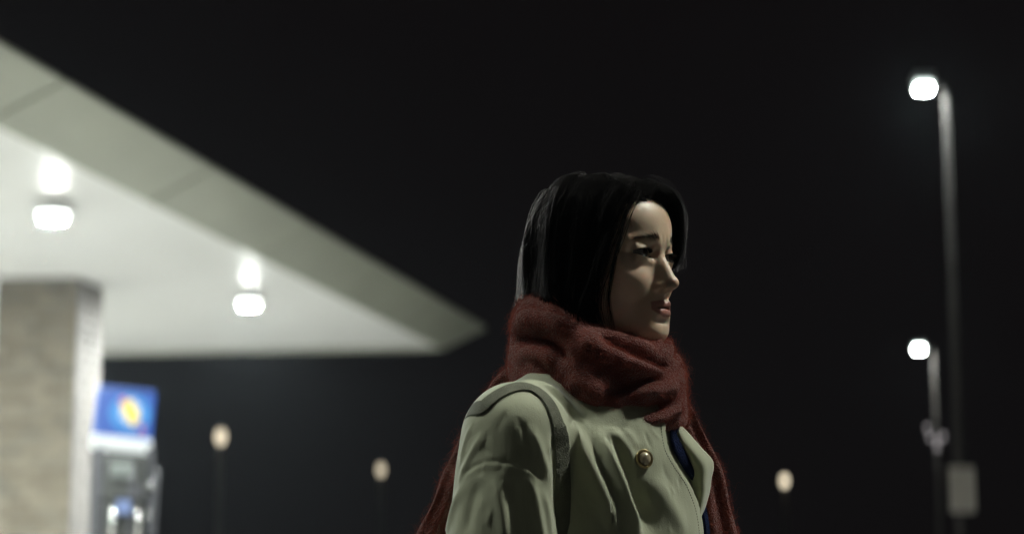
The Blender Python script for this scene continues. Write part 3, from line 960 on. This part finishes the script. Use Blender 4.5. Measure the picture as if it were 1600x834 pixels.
# coarser locks lying on top
r1 = scalp_roots(2600)
s1 = grow(r1, RNG.uniform(0.4, 1.9, len(r1)), 0.55, 0.4)
s1 = off_face(s1)
hair_curves("hair_locks", W2R(H2W(s1.reshape(-1, 3))).reshape(s1.shape), prof * 0.00036, M_lock, hair)
M_stray = M_lock.copy(); M_stray.name = 'stray_fibre'
for n_ in M_stray.node_tree.nodes:
    if n_.type == 'BSDF_HAIR_PRINCIPLED': n_.inputs['IOR'].default_value = 1.16
# stray hairs
r2 = scalp_roots(900)
s2 = grow(r2, RNG.uniform(0.6, 1.8, len(r2)), 0.85, 0.6)
r4 = scalp_roots(9000)
r4 = r4[(r4[:, 1] > 5.5)][:160]
s4 = grow(r4, RNG.uniform(0.25, 1.0, len(r4)), 0.7, 0.7)
s2 = np.vstack([s2, s4])
r3 = scalp_roots(6000)
r3 = r3[(r3[:, 1] < -2) & (r3[:, 2] < 7)][:500]
s3 = grow(r3, RNG.uniform(0.8, 1.9, len(r3)), 0.95, 0.3)
s3 += (RNG.normal(size=(len(r3), 1, 3)) * [0.7, 1.1, 0.3] + [0.0, -1.0, 0]) * np.linspace(0, 1, NP_)[None, :, None] ** 2
s2 = np.vstack([s2, s3])
s2 = off_face(s2)
hair_curves("stray_hairs", W2R(H2W(s2.reshape(-1, 3))).reshape(s2.shape), prof * 0.00010, M_stray, hair)

# ------------------------------------------------------------------ scarf
M_scarf = mat("scarf_knit", (0.18, 0.038, 0.026), 0.95, var=0.25, vscale=40, bump=0.9, bscale=420, spec=0.1, sheen=0.4)
M_fuzz = mat("scarf_fibre", (0.27, 0.064, 0.042), 0.8, var=0.2, vscale=30, spec=0.15)
SC0 = P(931, 566, 2.475)                     # middle of the wrap
TILT = math.radians(20)
def scarf_wrap():
    nu, nv = 260, 190
    a = np.linspace(0, 2 * math.pi, nu, endpoint=False)[:, None]
    q = np.linspace(0, 2 * math.pi, nv, endpoint=False)[None]
    # super-elliptic section of the roll: outside bulges, inside hugs the neck
    c, s = np.cos(q), np.sin(q)
    e = 0.72
    cr_, cz = np.sign(c) * np.abs(c) ** e, np.sign(s) * np.abs(s) ** e
    Rm = 0.0865 + 0.004 * np.cos(a - 0.4)
    rr = Rm + 0.0285 * cr_ - 0.010 * np.clip(cz, 0, 1) ** 2 + 0.008 * np.clip(-cz, 0, 1) * (cr_ > -2)
    fa = math.atan2(HF[1], HF[0]); hh = 0.064 - 0.009 * np.cos(a - fa)
    z = hh * cz
    x = rr * np.cos(a) * 1.02; y = rr * np.sin(a) * 0.95
    x, y, z = np.broadcast_arrays(x, y, z)
    V = np.stack([x, y, z], -1).reshape(-1, 3)
    # tilt : lower towards the face direction
    d = np.array([HF[0], HF[1]])
    V[:, 2] -= math.tan(TILT) * (V[:, :2] @ d)
    V = V + SC0
    Q = [(i * nv + j, ((i + 1) % nu) * nv + j, ((i + 1) % nu) * nv + (j + 1) % nv, i * nv + (j + 1) % nv) for i in range(nu) for j in range(nv)]
    return V, np.array(Q)
sV, sQ = scarf_wrap()
def scarf_folds(V, Q, strokes, fine=0.0012):
    N = vnormals(V, Q); b_ = bvh_of(V, Q)
    if np.mean(np.sum(N * (V - V.mean(0)), 1)) < 0: N = -N
    for pts, amp, wid in strokes: stroke(V, N, b_, pts, amp, wid)
    V += N * (fine * nz(V, 60, 3) + fine * nz(V, 140, 4))[:, None]
    return V, N
SF = [
    # the two rolls at the back
    ([(788, 532), (815, 528), (845, 530), (870, 545), (885, 575)], -0.019, 0.0085),
    ([(797, 502), (830, 497), (865, 502), (900, 515)], 0.010, 0.014),
    ([(800, 560), (825, 550), (848, 556), (862, 580)], 0.007, 0.010),
    ([(838, 560), (850, 575), (858, 600)], -0.007, 0.006),
    ([(815, 478), (840, 482), (880, 492), (925, 505)], -0.004, 0.006),
    # rim under the cheek running to the chin
    ([(905, 486), (945, 492), (985, 505), (1020, 528), (1042, 545)], 0.008, 0.008),
    ([(925, 520), (960, 530), (1000, 548), (1035, 568), (1055, 572)], -0.012, 0.010),
    ([(960, 560), (1000, 572), (1035, 575), (1062, 562)], 0.008, 0.010),
    ([(955, 610), (985, 602), (1015, 592), (1050, 582)], -0.010, 0.008),
    ([(985, 622), (1015, 612), (1045, 606), (1066, 604)], 0.009, 0.011),
    ([(965, 640), (1000, 640), (1030, 634), (1055, 622)], -0.013, 0.008),
    ([(985, 655), (1020, 653), (1050, 643), (1066, 632)], 0.008, 0.007),
    ([(1042, 530), (1046, 545), (1040, 560)], 0.006, 0.007),
    ([(1052, 535), (1056, 550), (1054, 566)], -0.007, 0.005),
    # shadowed near side
    ([(890, 545), (930, 560), (965, 590), (985, 620)], -0.006, 0.014),
    ([(880, 590), (915, 605), (950, 625)], 0.006, 0.014),
    ([(905, 530), (930, 545), (955, 575)], 0.005, 0.013),
]
sV, sN = scarf_folds(sV, sQ, SF)
scarf = put("scarf", fast_quads("scarf", W2R(sV), sQ), M_scarf, person)
scarf["label"] = "thick fuzzy rust red scarf wrapped round the neck"

def ribbon_tail(name, path, widths, thick, across, n=90, m=28):
    """flattened, rippled strip hanging along a path"""
    pth = smooth_path(path, n); wd = np.interp(np.linspace(0, 1, n), np.linspace(0, 1, len(widths)), widths)
    T = np.gradient(pth, axis=0); T /= np.linalg.norm(T, axis=1, keepdims=True)
    A = np.asarray(across, float)[None] - T * (T @ np.asarray(across, float))[:, None]; A /= np.linalg.norm(A, axis=1, keepdims=True)
    B = np.cross(T, A)
    q = np.linspace(0, 2 * math.pi, m, endpoint=False)
    c, s = np.cos(q), np.sin(q)
    rip = 0.004 * np.sin(3.0 * c[None] * 2 + np.linspace(0, 5, n)[:, None])
    V = pth[:, None] + A[:, None] * (wd[:, None] * 0.5 * c[None])[..., None] + B[:, None] * (thick * np.sign(s) * np.abs(s) ** 0.7 + rip)[..., None]
    V = V.reshape(-1, 3)
    Q = [(i * m + j, i * m + (j + 1) % m, (i + 1) * m + (j + 1) % m, (i + 1) * m + j) for i in range(n - 1) for j in range(m)]
    Q = np.array(Q)
    N = vnormals(V, Q)
    V = V + N * (0.0015 * nz(V, 70, 8))[:, None]
    return V, Q
# tail down her back
tailA, tailAQ = ribbon_tail("tail", [P(842, 560, 2.50), P(806, 588, 2.545), P(768, 636, 2.53), P(738, 698, 2.47), P(711, 762, 2.415), P(682, 834, 2.395), P(664, 900, 2.385), P(650, 1000, 2.375)], [0.05, 0.046, 0.038, 0.038, 0.042, 0.046, 0.05, 0.055], 0.009, (1.0, 0.5, 0))
put("scarf_tail", fast_quads("scarf_tail", W2R(tailA), tailAQ), M_scarf, scarf)
tailB, tailBQ = ribbon_tail("tail", [P(1035, 610, 2.50), P(1056, 640, 2.53), P(1076, 682, 2.54), P(1098, 735, 2.53), P(1114, 790, 2.52), P(1124, 850, 2.51), P(1130, 1000, 2.50)], [0.035, 0.04, 0.042, 0.048, 0.054, 0.06, 0.06], 0.009, (1.0, 0.4, 0))
put("scarf_tail", fast_quads("scarf_tail", W2R(tailB), tailBQ), M_scarf, scarf)

def fuzz_on(V, Q, n, L, up):
    a, b_, c, d = V[Q[:, 0]], V[Q[:, 1]], V[Q[:, 2]], V[Q[:, 3]]
    ar = np.linalg.norm(np.cross(c - a, d - b_), axis=1)
    N = np.cross(c - a, d - b_); N /= np.linalg.norm(N, axis=1, keepdims=True) + 1e-12
    cen = V.mean(0)
    k = RNG.choice(len(Q), n, p=ar / ar.sum())
    u, v = RNG.random((n, 1)), RNG.random((n, 1))
    p = (a[k] * (1 - u) + b_[k] * u) * (1 - v) + (d[k] * (1 - u) + c[k] * u) * v
    nn_ = N[k]
    t = RNG.normal(size=(n, 3)); t -= nn_ * np.sum(t * nn_, 1, keepdims=True); t /= np.linalg.norm(t, axis=1, keepdims=True)
    t2 = np.cross(nn_, t)
    ln = L * RNG.gamma(2.2, 0.45, (n, 1))
    h = up * RNG.random((n, 1))
    w1 = RNG.normal(size=(n, 1)) * 0.4; w2 = RNG.normal(size=(n, 1)) * 0.6
    pts = np.stack([p - nn_ * 0.001,
                    p + ln * (0.25 * t + 0.5 * h * nn_),
                    p + ln * (0.6 * t + 0.8 * h * nn_ + w1 * t2 * 0.5),
                    p + ln * (0.85 * t + (1.0 * h + 0.05) * nn_ + w2 * t2 * 0.8)], 1)
    return pts
def outward(V, Q):
    N = vnormals(V, Q)
    return Q if np.mean(np.sum(N * sN_ref(V), 1)) > 0 else Q[:, ::-1]
def sN_ref(V): return V - V.mean(0)
fz = [fuzz_on(sV, outward(sV, sQ), 46000, 0.006, 0.55), fuzz_on(tailA, outward(tailA, tailAQ), 9000, 0.0075, 0.65), fuzz_on(tailB, outward(tailB, tailBQ), 8000, 0.007, 0.6)]
fz = np.vstack(fz)
hair_curves("scarf_fuzz", W2R(fz.reshape(-1, 3)).reshape(fz.shape), np.array([0.00013, 0.00011, 0.00008, 0.00003]), M_fuzz, scarf)

# ------------------------------------------------------------------ coat
TB = P(935, 606, 2.475)                       # neck base
TM = np.stack([TR, TF, np.array([0, 0, 1.0])], 0) * 0.01
def T2W(p): return np.asarray(p, float) @ TM + TB
def coat_field(z0, z1, h):
    f = Field((-31, -20, z0), (31, 22, z1), h)
    f.cone((0, 1.5, -12), (0, 2.5, -52), 11.0, 13.0, 3.0)
    f.ell((0, 1.6, -20), (16.2, 11.8, 24), 4.0)
    f.cone((4, -3.4, -1.0), (15.5, -3.0, -5.8), 4.6, 5.2, 3.0, True)   # yoke and shoulders
    f.cone((0, -4.5, 0.3), (3, -4.0, 0.2), 5.6, 5.2, 2.0, True)        # collar stand behind the neck
    f.ell((0, 1.5, -52), (18, 14, 20), 5.0)
    f.cone((17.4, -3.0, -7.4), (20.3, -4.3, -36), 6.9, 7.4, 1.8, True)  # upper sleeve
    f.cone((20.3, -4.3, -36), (16.0, 7, -54), 7.2, 6.0, 1.5, True)
    f.ell((0, 2.0, 5), (8.5, 8, 8), 1.0, sub=True)                     # room for the scarf
    return f.mesh()
cV, cQ = coat_field(-31, 7, 0.25)
cV = relax(cV, cQ, 2, 0.5)
cW = T2W(cV)
cN = vnormals(cW, cQ)
if np.mean(np.sum(cN * (cW - cW.mean(0)), 1)) < 0: cQ = cQ[:, ::-1]; cN = -cN
cb = bvh_of(cW, cQ)
# broad, irregular drape: long vertical ripples everywhere
ang = np.arctan2(cV[:, 1] - 1, cV[:, 0])
dn = np.clip((-cV[:, 2] - 8) / 25, 0, 1)
rip = 0.0045 * dn * (np.abs(cV[:, 0]) < 13) * np.sin(ang * 7 + 1.5 * np.sin(cV[:, 2] * 0.09) + cV[:, 2] * 0.03) + 0.0010 * nz(cW * [1, 1, 0.45], 34, 5) + 0.0007 * nz(cW * [1, 1, 0.6], 90, 6)
cW = cW + cN * rip[:, None]
cN = vnormals(cW, cQ); cb = bvh_of(cW, cQ)
CF = [
    # sleeve
    ([(762, 668), (744, 696), (726, 730), (714, 760)], 0.004, 0.0045),
    ([(738, 660), (727, 690), (717, 730)], 0.003, 0.004),
    ([(732, 745), (712, 785), (700, 834), (696, 870)], 0.006, 0.007),
    ([(752, 745), (735, 790), (726, 850)], -0.005, 0.008),
    ([(772, 736), (780, 775), (788, 820), (792, 870)], 0.007, 0.0075),
    ([(800, 735), (806, 780), (812, 834), (814, 870)], -0.007, 0.009),
    ([(812, 690), (822, 702), (834, 714)], -0.002, 0.005),
    ([(822, 660), (838, 690), (850, 725), (856, 755)], 0.006, 0.006),
    ([(812, 655), (826, 685), (838, 715)], -0.003, 0.004),
    ([(828, 742), (836, 780), (846, 834), (850, 870)], 0.007, 0.006),
    ([(820, 748), (826, 790), (832, 850)], -0.004, 0.005),
    ([(846, 760), (856, 800), (862, 850)], 0.004, 0.005),
    
    # front
    ([(888, 650), (905, 690), (928, 740), (950, 790), (968, 850)], 0.013, 0.0105),
    ([(908, 664), (930, 715), (955, 770), (978, 834), (985, 870)], -0.008, 0.007),
    ([(928, 660), (950, 705), (972, 755), (992, 810), (1000, 860)], 0.012, 0.0085),
    ([(948, 672), (972, 725), (992, 775), (1010, 850)], -0.010, 0.009),
    ([(946, 664), (968, 686), (984, 710), (990, 745)], 0.005, 0.007),
    ([(970, 668), (986, 684), (998, 704)], 0.003, 0.006),
    ([(1005, 738), (1030, 768), (1056, 805), (1072, 850)], 0.005, 0.012),
    ([(985, 750), (1005, 790), (1030, 850)], -0.006, 0.012),
    ([(868, 655), (874, 700), (876, 760), (872, 850)], -0.012, 0.010),
    ([(850, 600), (880, 630), (900, 660)], -0.004, 0.006),
    ([(830, 592), (865, 608), (895, 640), (915, 660)], 0.005, 0.006),
]
for pts, amp, wid in CF: stroke(cW, cN, cb, pts, amp * (0.75 if pts[0][0] < 865 else 0.95), wid * 1.2, 0.3, 0.95)
# small creases scattered over the sleeve and the front
for _ in range(46):
    x0, y0 = random.uniform(700, 1060), random.uniform(655, 840)
    a0 = math.radians(random.gauss(62 if x0 > 870 else 100, 16)); L0 = random.uniform(18, 48)
    mid = (x0 + random.uniform(-5, 5), y0)
    stroke(cW, cN, cb, [(x0 - L0 / 2 * math.cos(a0), y0 - L0 / 2 * math.sin(a0)), mid, (x0 + L0 / 2 * math.cos(a0), y0 + L0 / 2 * math.sin(a0))], random.choice((-1, 1)) * random.uniform(0.0008, 0.0018), random.uniform(0.0025, 0.0045), 0.4, 0.7)
# dropped shoulder seam
stroke(cW, cN, cb, [(722, 742), (745, 726), (772, 720), (808, 724), (832, 734), (848, 752)], -0.0014, 0.0026, 0.08)
stroke(cW, cN, cb, [(722, 750), (745, 733), (772, 727), (808, 731), (832, 741), (848, 759)], 0.0005, 0.004, 0.08)
M_coat, nt, b = mat_new("coat_cotton")
tcn = nt.nodes.new("ShaderNodeTexCoord")
nn = nt.nodes.new("ShaderNodeTexNoise"); nn.inputs["Scale"].default_value = 14; nn.inputs["Detail"].default_value = 6
nt.links.new(tcn.outputs["Object"], nn.inputs["Vector"])
c = mixc((0.305, 0.32, 0.218), (0.37, 0.378, 0.268), nn.outputs["Fac"])
nt.links.new(c, b.inputs["Base Color"])
b.inputs["Roughness"].default_value = 0.8
b.inputs["Specular IOR Level"].default_value = 0.25
b.inputs["Sheen Weight"].default_value = 0.25
n2 = nt.nodes.new("ShaderNodeTexNoise"); n2.inputs["Scale"].default_value = 700; n2.inputs["Detail"].default_value = 3
nt.links.new(tcn.outputs["Object"], n2.inputs["Vector"])
n3 = nt.nodes.new("ShaderNodeTexNoise"); n3.inputs["Scale"].default_value = 45; n3.inputs["Detail"].default_value = 5
mp = nt.nodes.new("ShaderNodeMapping"); mp.inputs["Scale"].default_value = (1.6, 1.6, 0.45); nt.links.new(tcn.outputs["Object"], mp.inputs["Vector"])
nt.links.new(mp.outputs["Vector"], n3.inputs["Vector"])
bp = nt.nodes.new("ShaderNodeBump"); bp.inputs["Strength"].default_value = 0.35; bp.inputs["Distance"].default_value = 0.001
bp2 = nt.nodes.new("ShaderNodeBump"); bp2.inputs["Strength"].default_value = 0.28; bp2.inputs["Distance"].default_value = 0.003
nt.links.new(n2.outputs["Fac"], bp.inputs["Height"]); nt.links.new(n3.outputs["Fac"], bp2.inputs["Height"])
nt.links.new(bp2.outputs["Normal"], bp.inputs["Normal"]); nt.links.new(bp.outputs["Normal"], b.inputs["Normal"])

# the overlapping front edge: cloth beyond the edge line sits one layer lower
EDGE = smooth_path([(1036, 640), (1040, 662), (1042, 682), (1047, 704), (1060, 728), (1078, 755), (1091, 785), (1098, 815), (1101, 850), (1103, 900)], 80)
def proj(W):
    r = W - CAM
    d = r @ FW
    return CX + FPX * (r @ RT) / d, CY - FPX * (r @ UP) / d, d
px_, py_, dd_ = proj(cW)
ex = np.interp(py_, EDGE[:, 1], EDGE[:, 0])
frontside = ((cW - TB) @ TF > 0.02)
beyond = sstep(0.0, 2.2, px_ - ex) * frontside * (py_ > 636)
cW = cW - cN * (0.014 * beyond)[:, None]
keep = ~(np.all((beyond > 0.97)[cQ], axis=1))
coat = put("coat", fast_quads("coat", W2R(cW), cQ), M_coat, person)
coat["label"] = "loose khaki cotton coat with a dropped shoulder seam"
cb = bvh_of(cW, cQ)

def on_coat(px, py, lift):
    h, n = cast(cb, px, py)
    if h is None: return None
    return h + n * lift
# stitch line along the front edge: short thread stitches, one joined run
def stitch_run(name, line, off_px, step=4.4, duty=0.62, r=0.00045):
    V, F = [], []
    s = 0.0; seg = []
    L = np.concatenate([[0], np.cumsum(np.linalg.norm(np.diff(line, axis=0), axis=1))])
    tot = L[-1]
    while s < tot - step:
        pts = []
        for k in (0, 0.5, 1):
            q = s + step * duty * k
            pts.append(on_coat(np.interp(q, L, line[:, 0]) + off_px, np.interp(q, L, line[:, 1]), 0.0006 if k == 0.5 else 0.0001))
        s += step
        if any(p is None for p in pts): continue
        if np.linalg.norm(pts[2] - pts[0]) > 0.02: continue
        m = sweep_mesh("s", pts, [r, r, r], 5)
        o0 = len(V)
        V += [tuple(v.co) for v in m.vertices]; F += [tuple(o0 + i for i in p.vertices) for p in m.polygons]
        bpy.data.meshes.remove(m)
    if not V: return
    st_ = put(name, mesh_np(name, W2R(np.array(V)), F), mat("thread", (0.20, 0.20, 0.15), 0.8), coat)
    st_["kind"] = "stuff"
line = EDGE[(EDGE[:, 1] > 655) & (EDGE[:, 1] < 850)]
stitch_run("edge_stitching", line, -7.5)

# pearl button in a metal ring
bpos, bn = cast(cb, 1004, 717)
bn = bn * 0.6 + (CAM - bpos) / np.linalg.norm(CAM - bpos) * 0.4; bn /= np.linalg.norm(bn)
brot = Vector(bn).to_track_quat('Z', 'Y').to_euler()
M_gold = mat("button_metal", (0.42, 0.33, 0.17), 0.28, metal=1.0, var=0.2, vscale=200)
M_pearl = mat("pearl", (0.50, 0.42, 0.28), 0.14, metal=0.35, coat=0.6)
rim = lathe_mesh("button", [(0.0105, -0.004), (0.0122, 0.0005), (0.0122, 0.0025), (0.0112, 0.0042), (0.0098, 0.0040), (0.0090, 0.0022), (0.0070, 0.0020)], 40)
btn = put("button", rim, M_gold, coat, W2R(bpos + bn * 0.003), brot)
btn["label"] = "pearl button in a brass coloured rim"
put("pearl", lathe_mesh("pearl", [(0.0088 * math.cos(t), 0.0012 + 0.0074 * math.sin(t)) for t in np.linspace(0, 1.5, 14)], 36), M_pearl, btn)

# far lapel, turned outwards
def patch(name, rows, nu, nv, material, parent, thick, wob=0.0, seed=1):
    rows = [smooth_path(r, nu) for r in rows]
    A = np.array(rows)                                     # k, nu, 3
    G = np.array([smooth_path(A[:, i], nv) for i in range(nu)])   # nu, nv, 3
    V = G.reshape(-1, 3)
    if wob: V = V + wob * np.stack([nz(V, 60, seed), nz(V, 60, seed + 1), nz(V, 60, seed + 2)], 1)
    Q = [(i * nv + j, (i + 1) * nv + j, (i + 1) * nv + j + 1, i * nv + j + 1) for i in range(nu - 1) for j in range(nv - 1)]
    o = put(name, fast_quads(name, W2R(V), np.array(Q)), material, parent)
    m = o.modifiers.new("cloth_thickness", 'SOLIDIFY'); m.thickness = thick; m.offset = 0
    return o
lap = patch("lapel", [
    [P(1063, 664, 2.425), P(1076, 678, 2.42), P(1094, 699, 2.425), P(1113, 722, 2.44), P(1110, 748, 2.435), P(1107, 770, 2.43), P(1101, 790, 2.42), P(1094, 806, 2.41)],
    [P(1060, 674, 2.402), P(1068, 690, 2.398), P(1082, 708, 2.40), P(1098, 730, 2.408), P(1098, 752, 2.404), P(1098, 771, 2.402), P(1096, 788, 2.398), P(1092, 806, 2.392)],
    [P(1056, 686, 2.415), P(1060, 703, 2.412), P(1068, 721, 2.414), P(1080, 743, 2.415), P(1086, 759, 2.412), P(1090, 775, 2.410), P(1091, 790, 2.405), P(1090, 806, 2.398)],
    [P(1052, 692, 2.44), P(1055, 712, 2.44), P(1061, 731, 2.44), P(1070, 751, 2.44), P(1078, 768, 2.435), P(1084, 782, 2.43), P(1087, 796, 2.425), P(1089, 808, 2.42)],
], 40, 18, M_coat, coat, 0.003, 0.0007)
lap["label"] = "far lapel turned outwards beside the button"
# navy knit seen between the two fronts
M_navy = mat("navy_knit", (0.007, 0.014, 0.055), 0.95, var=0.4, vscale=300, bump=1.0, bscale=500, spec=0.1)
rows = []
for k in range(4):
    r_ = []
    for yy in np.linspace(640, 850, 15):
        wd = np.interp(yy, [640, 690, 715, 780, 850], [26, 24, 15, 6, 6])
        e0 = np.interp(yy, EDGE[:, 1], EDGE[:, 0])
        h = on_coat(e0 + 1.5 + wd * k / 3, yy, 0.0045 + 0.004 * (k in (1, 2)))
        r_.append(h if h is not None and np.linalg.norm(h - P(e0, yy, 2.43)) < 0.08 else P(e0 + 1.5 + wd * k / 3, yy, 2.44 + 0.008 * k))
    rows.append(r_)
patch("navy_sweater", rows, 60, 14, M_navy, person, 0.004, 0.0006, 5)

# coat skirt, trousers and shoes below the picture
def loft(name, rings, material, parent, n=48):
    V, F = [], []
    for (z, rx, ry, ox, oy) in rings:
        for i in range(n):
            a = 2 * math.pi * i / n
            k = 1 + 0.05 * math.sin(a * 8 + z * 3) * min(1, max(0, (0.95 - z) * 3))
            p = TB * [1, 1, 0] + TR * (rx * k * math.cos(a) + ox) + TF * (ry * k * math.sin(a) + oy) + np.array([0, 0, z])
            V.append(W2R(p))
    for j in range(len(rings) - 1):
        for i in range(n):
            a, b2 = j * n + i, j * n + (i + 1) % n
            F.append((a, b2, b2 + n, a + n))
    return put(name, mesh_np(name, V, F), material, parent)
lV, lQ = coat_field(-66, -30.2, 0.8)
put("coat_lower", fast_quads("coat_lower", W2R(T2W(lV)), lQ), M_coat, coat)
loft("coat_skirt", [(0.74, 0.172, 0.135, 0, 0.015), (0.60, 0.195, 0.16, 0, 0.02), (0.46, 0.21, 0.17, 0, 0.02)], M_coat, coat)
M_trs = mat("dark_trousers", (0.02, 0.02, 0.025), 0.85)
M_shoe = mat("black_shoe", (0.015, 0.015, 0.015), 0.4)
for s in (-1, 1):
    loft("trouser_leg", [(0.80, 0.10, 0.10, s * 0.09, 0.0), (0.45, 0.08, 0.085, s * 0.10, 0.01), (0.10, 0.065, 0.075, s * 0.10, -0.01)], M_trs, person, 24)
    def shoe(bm, s=s):
        bmesh.ops.create_uvsphere(bm, u_segments=20, v_segments=12, radius=1)
        for v in bm.verts:
            x0, y0, z0 = v.co
            p = np.array(TB * [1, 1, 0]) + TR * (s * 0.105 + 0.046 * x0) + TF * (0.06 + 0.135 * y0) + np.array([0, 0, max(0.001, 0.045 + 0.05 * z0 * (1.15 - 0.45 * y0))])
            v.co = W2R(p)
    put("shoe", bm_mesh("shoe", shoe, smooth=True), M_shoe, person)

# bag strap over the near shoulder
def strap_pts(line, lift):
    out = []
    for x0, y0 in line:
        h = on_coat(x0, y0, lift)
        if h is not None: out.append(h)
    return np.array(out)
sl_ = smooth_path([(752, 640), (760, 631), (771, 622), (786, 613), (804, 606), (823, 605), (842, 613), (858, 630), (868, 652), (875, 680), (878, 706), (879, 745), (878, 800), (876, 860)], 90)
sp_ = strap_pts(sl_, 0.0016)
def hug(p):
    h = cb.find_nearest(Vector(p)); return np.array(h[0]) + np.array(h[1]) * 0.0018
ext = [sp_[0]]
for k in range(14): ext.append(hug(ext[-1] + np.array([-0.001, 0.011, -0.0012 * k])))
sp_ = np.vstack([np.array(ext[:0:-1]), sp_, [sp_[-1] + np.array([0.002, 0.005, -0.03])], [sp_[-1] + np.array([0.0, 0.02, -0.10])]])
sp_ = smooth_path(sp_[::3], 70)
for _ in range(3): sp_[1:-1] = (sp_[:-2] + 2 * sp_[1:-1] + sp_[2:]) / 4
M_strap = mat("strap_canvas", (0.115, 0.118, 0.083), 0.85, var=0.2, vscale=60, bump=0.5, bscale=600)
bag = empty("shoulder_bag", sp_[-1])
tag(bag, "dark olive bag strap running over the near shoulder of the khaki coat", "bag")
T = np.gradient(sp_, axis=0); T /= np.linalg.norm(T, axis=1, keepdims=True)
sv = []
for i, p in enumerate(sp_):
    bt = cb.find_nearest(Vector(p))
    n_ = np.array(bt[1]); n_ -= T[i] * (n_ @ T[i]); n_ /= np.linalg.norm(n_) + 1e-9
    a_ = np.cross(T[i], n_)
    for u_, v_ in ((-1, -1), (-1, 1), (-0.5, 1.5), (0.5, 1.5), (1, 1), (1, -1)):
        sv.append(p + a_ * 0.0105 * u_ + n_ * 0.0007 * v_ - sp_[-1])
m_ = 6
sq = [(i * m_ + j, i * m_ + (j + 1) % m_, (i + 1) * m_ + (j + 1) % m_, (i + 1) * m_ + j) for i in range(len(sp_) - 1) for j in range(m_)]
put("strap", fast_quads("strap", sv, sq, False), M_strap, bag)
put("pouch", box_mesh("pouch", (0.10, 0.30, 0.34), 0.03, (0.05, 0.02, -0.40), 3), M_strap, bag, None, (0, 0, math.radians(-30)))

# ------------------------------------------------------------------ damp night air
hz = put("haze", box_mesh("haze", (150, 170, 14.0)), None, None, (0, 50, 5.5))
tag(hz, "thin damp night air glowing round the lamps", "haze", kind="stuff")
M_hz = bpy.data.materials.new("night_air"); M_hz.use_nodes = True
nt = M_hz.node_tree; nt.nodes.clear()
mo = nt.nodes.new("ShaderNodeOutputMaterial"); pv = nt.nodes.new("ShaderNodeVolumePrincipled")
pv.inputs["Color"].default_value = (0.80, 0.90, 1.0, 1)
pv.inputs["Density"].default_value = 0.0004
pv.inputs["Anisotropy"].default_value = 0.76
nt.links.new(pv.outputs[0], mo.inputs["Volume"])
hz.data.materials.append(M_hz)
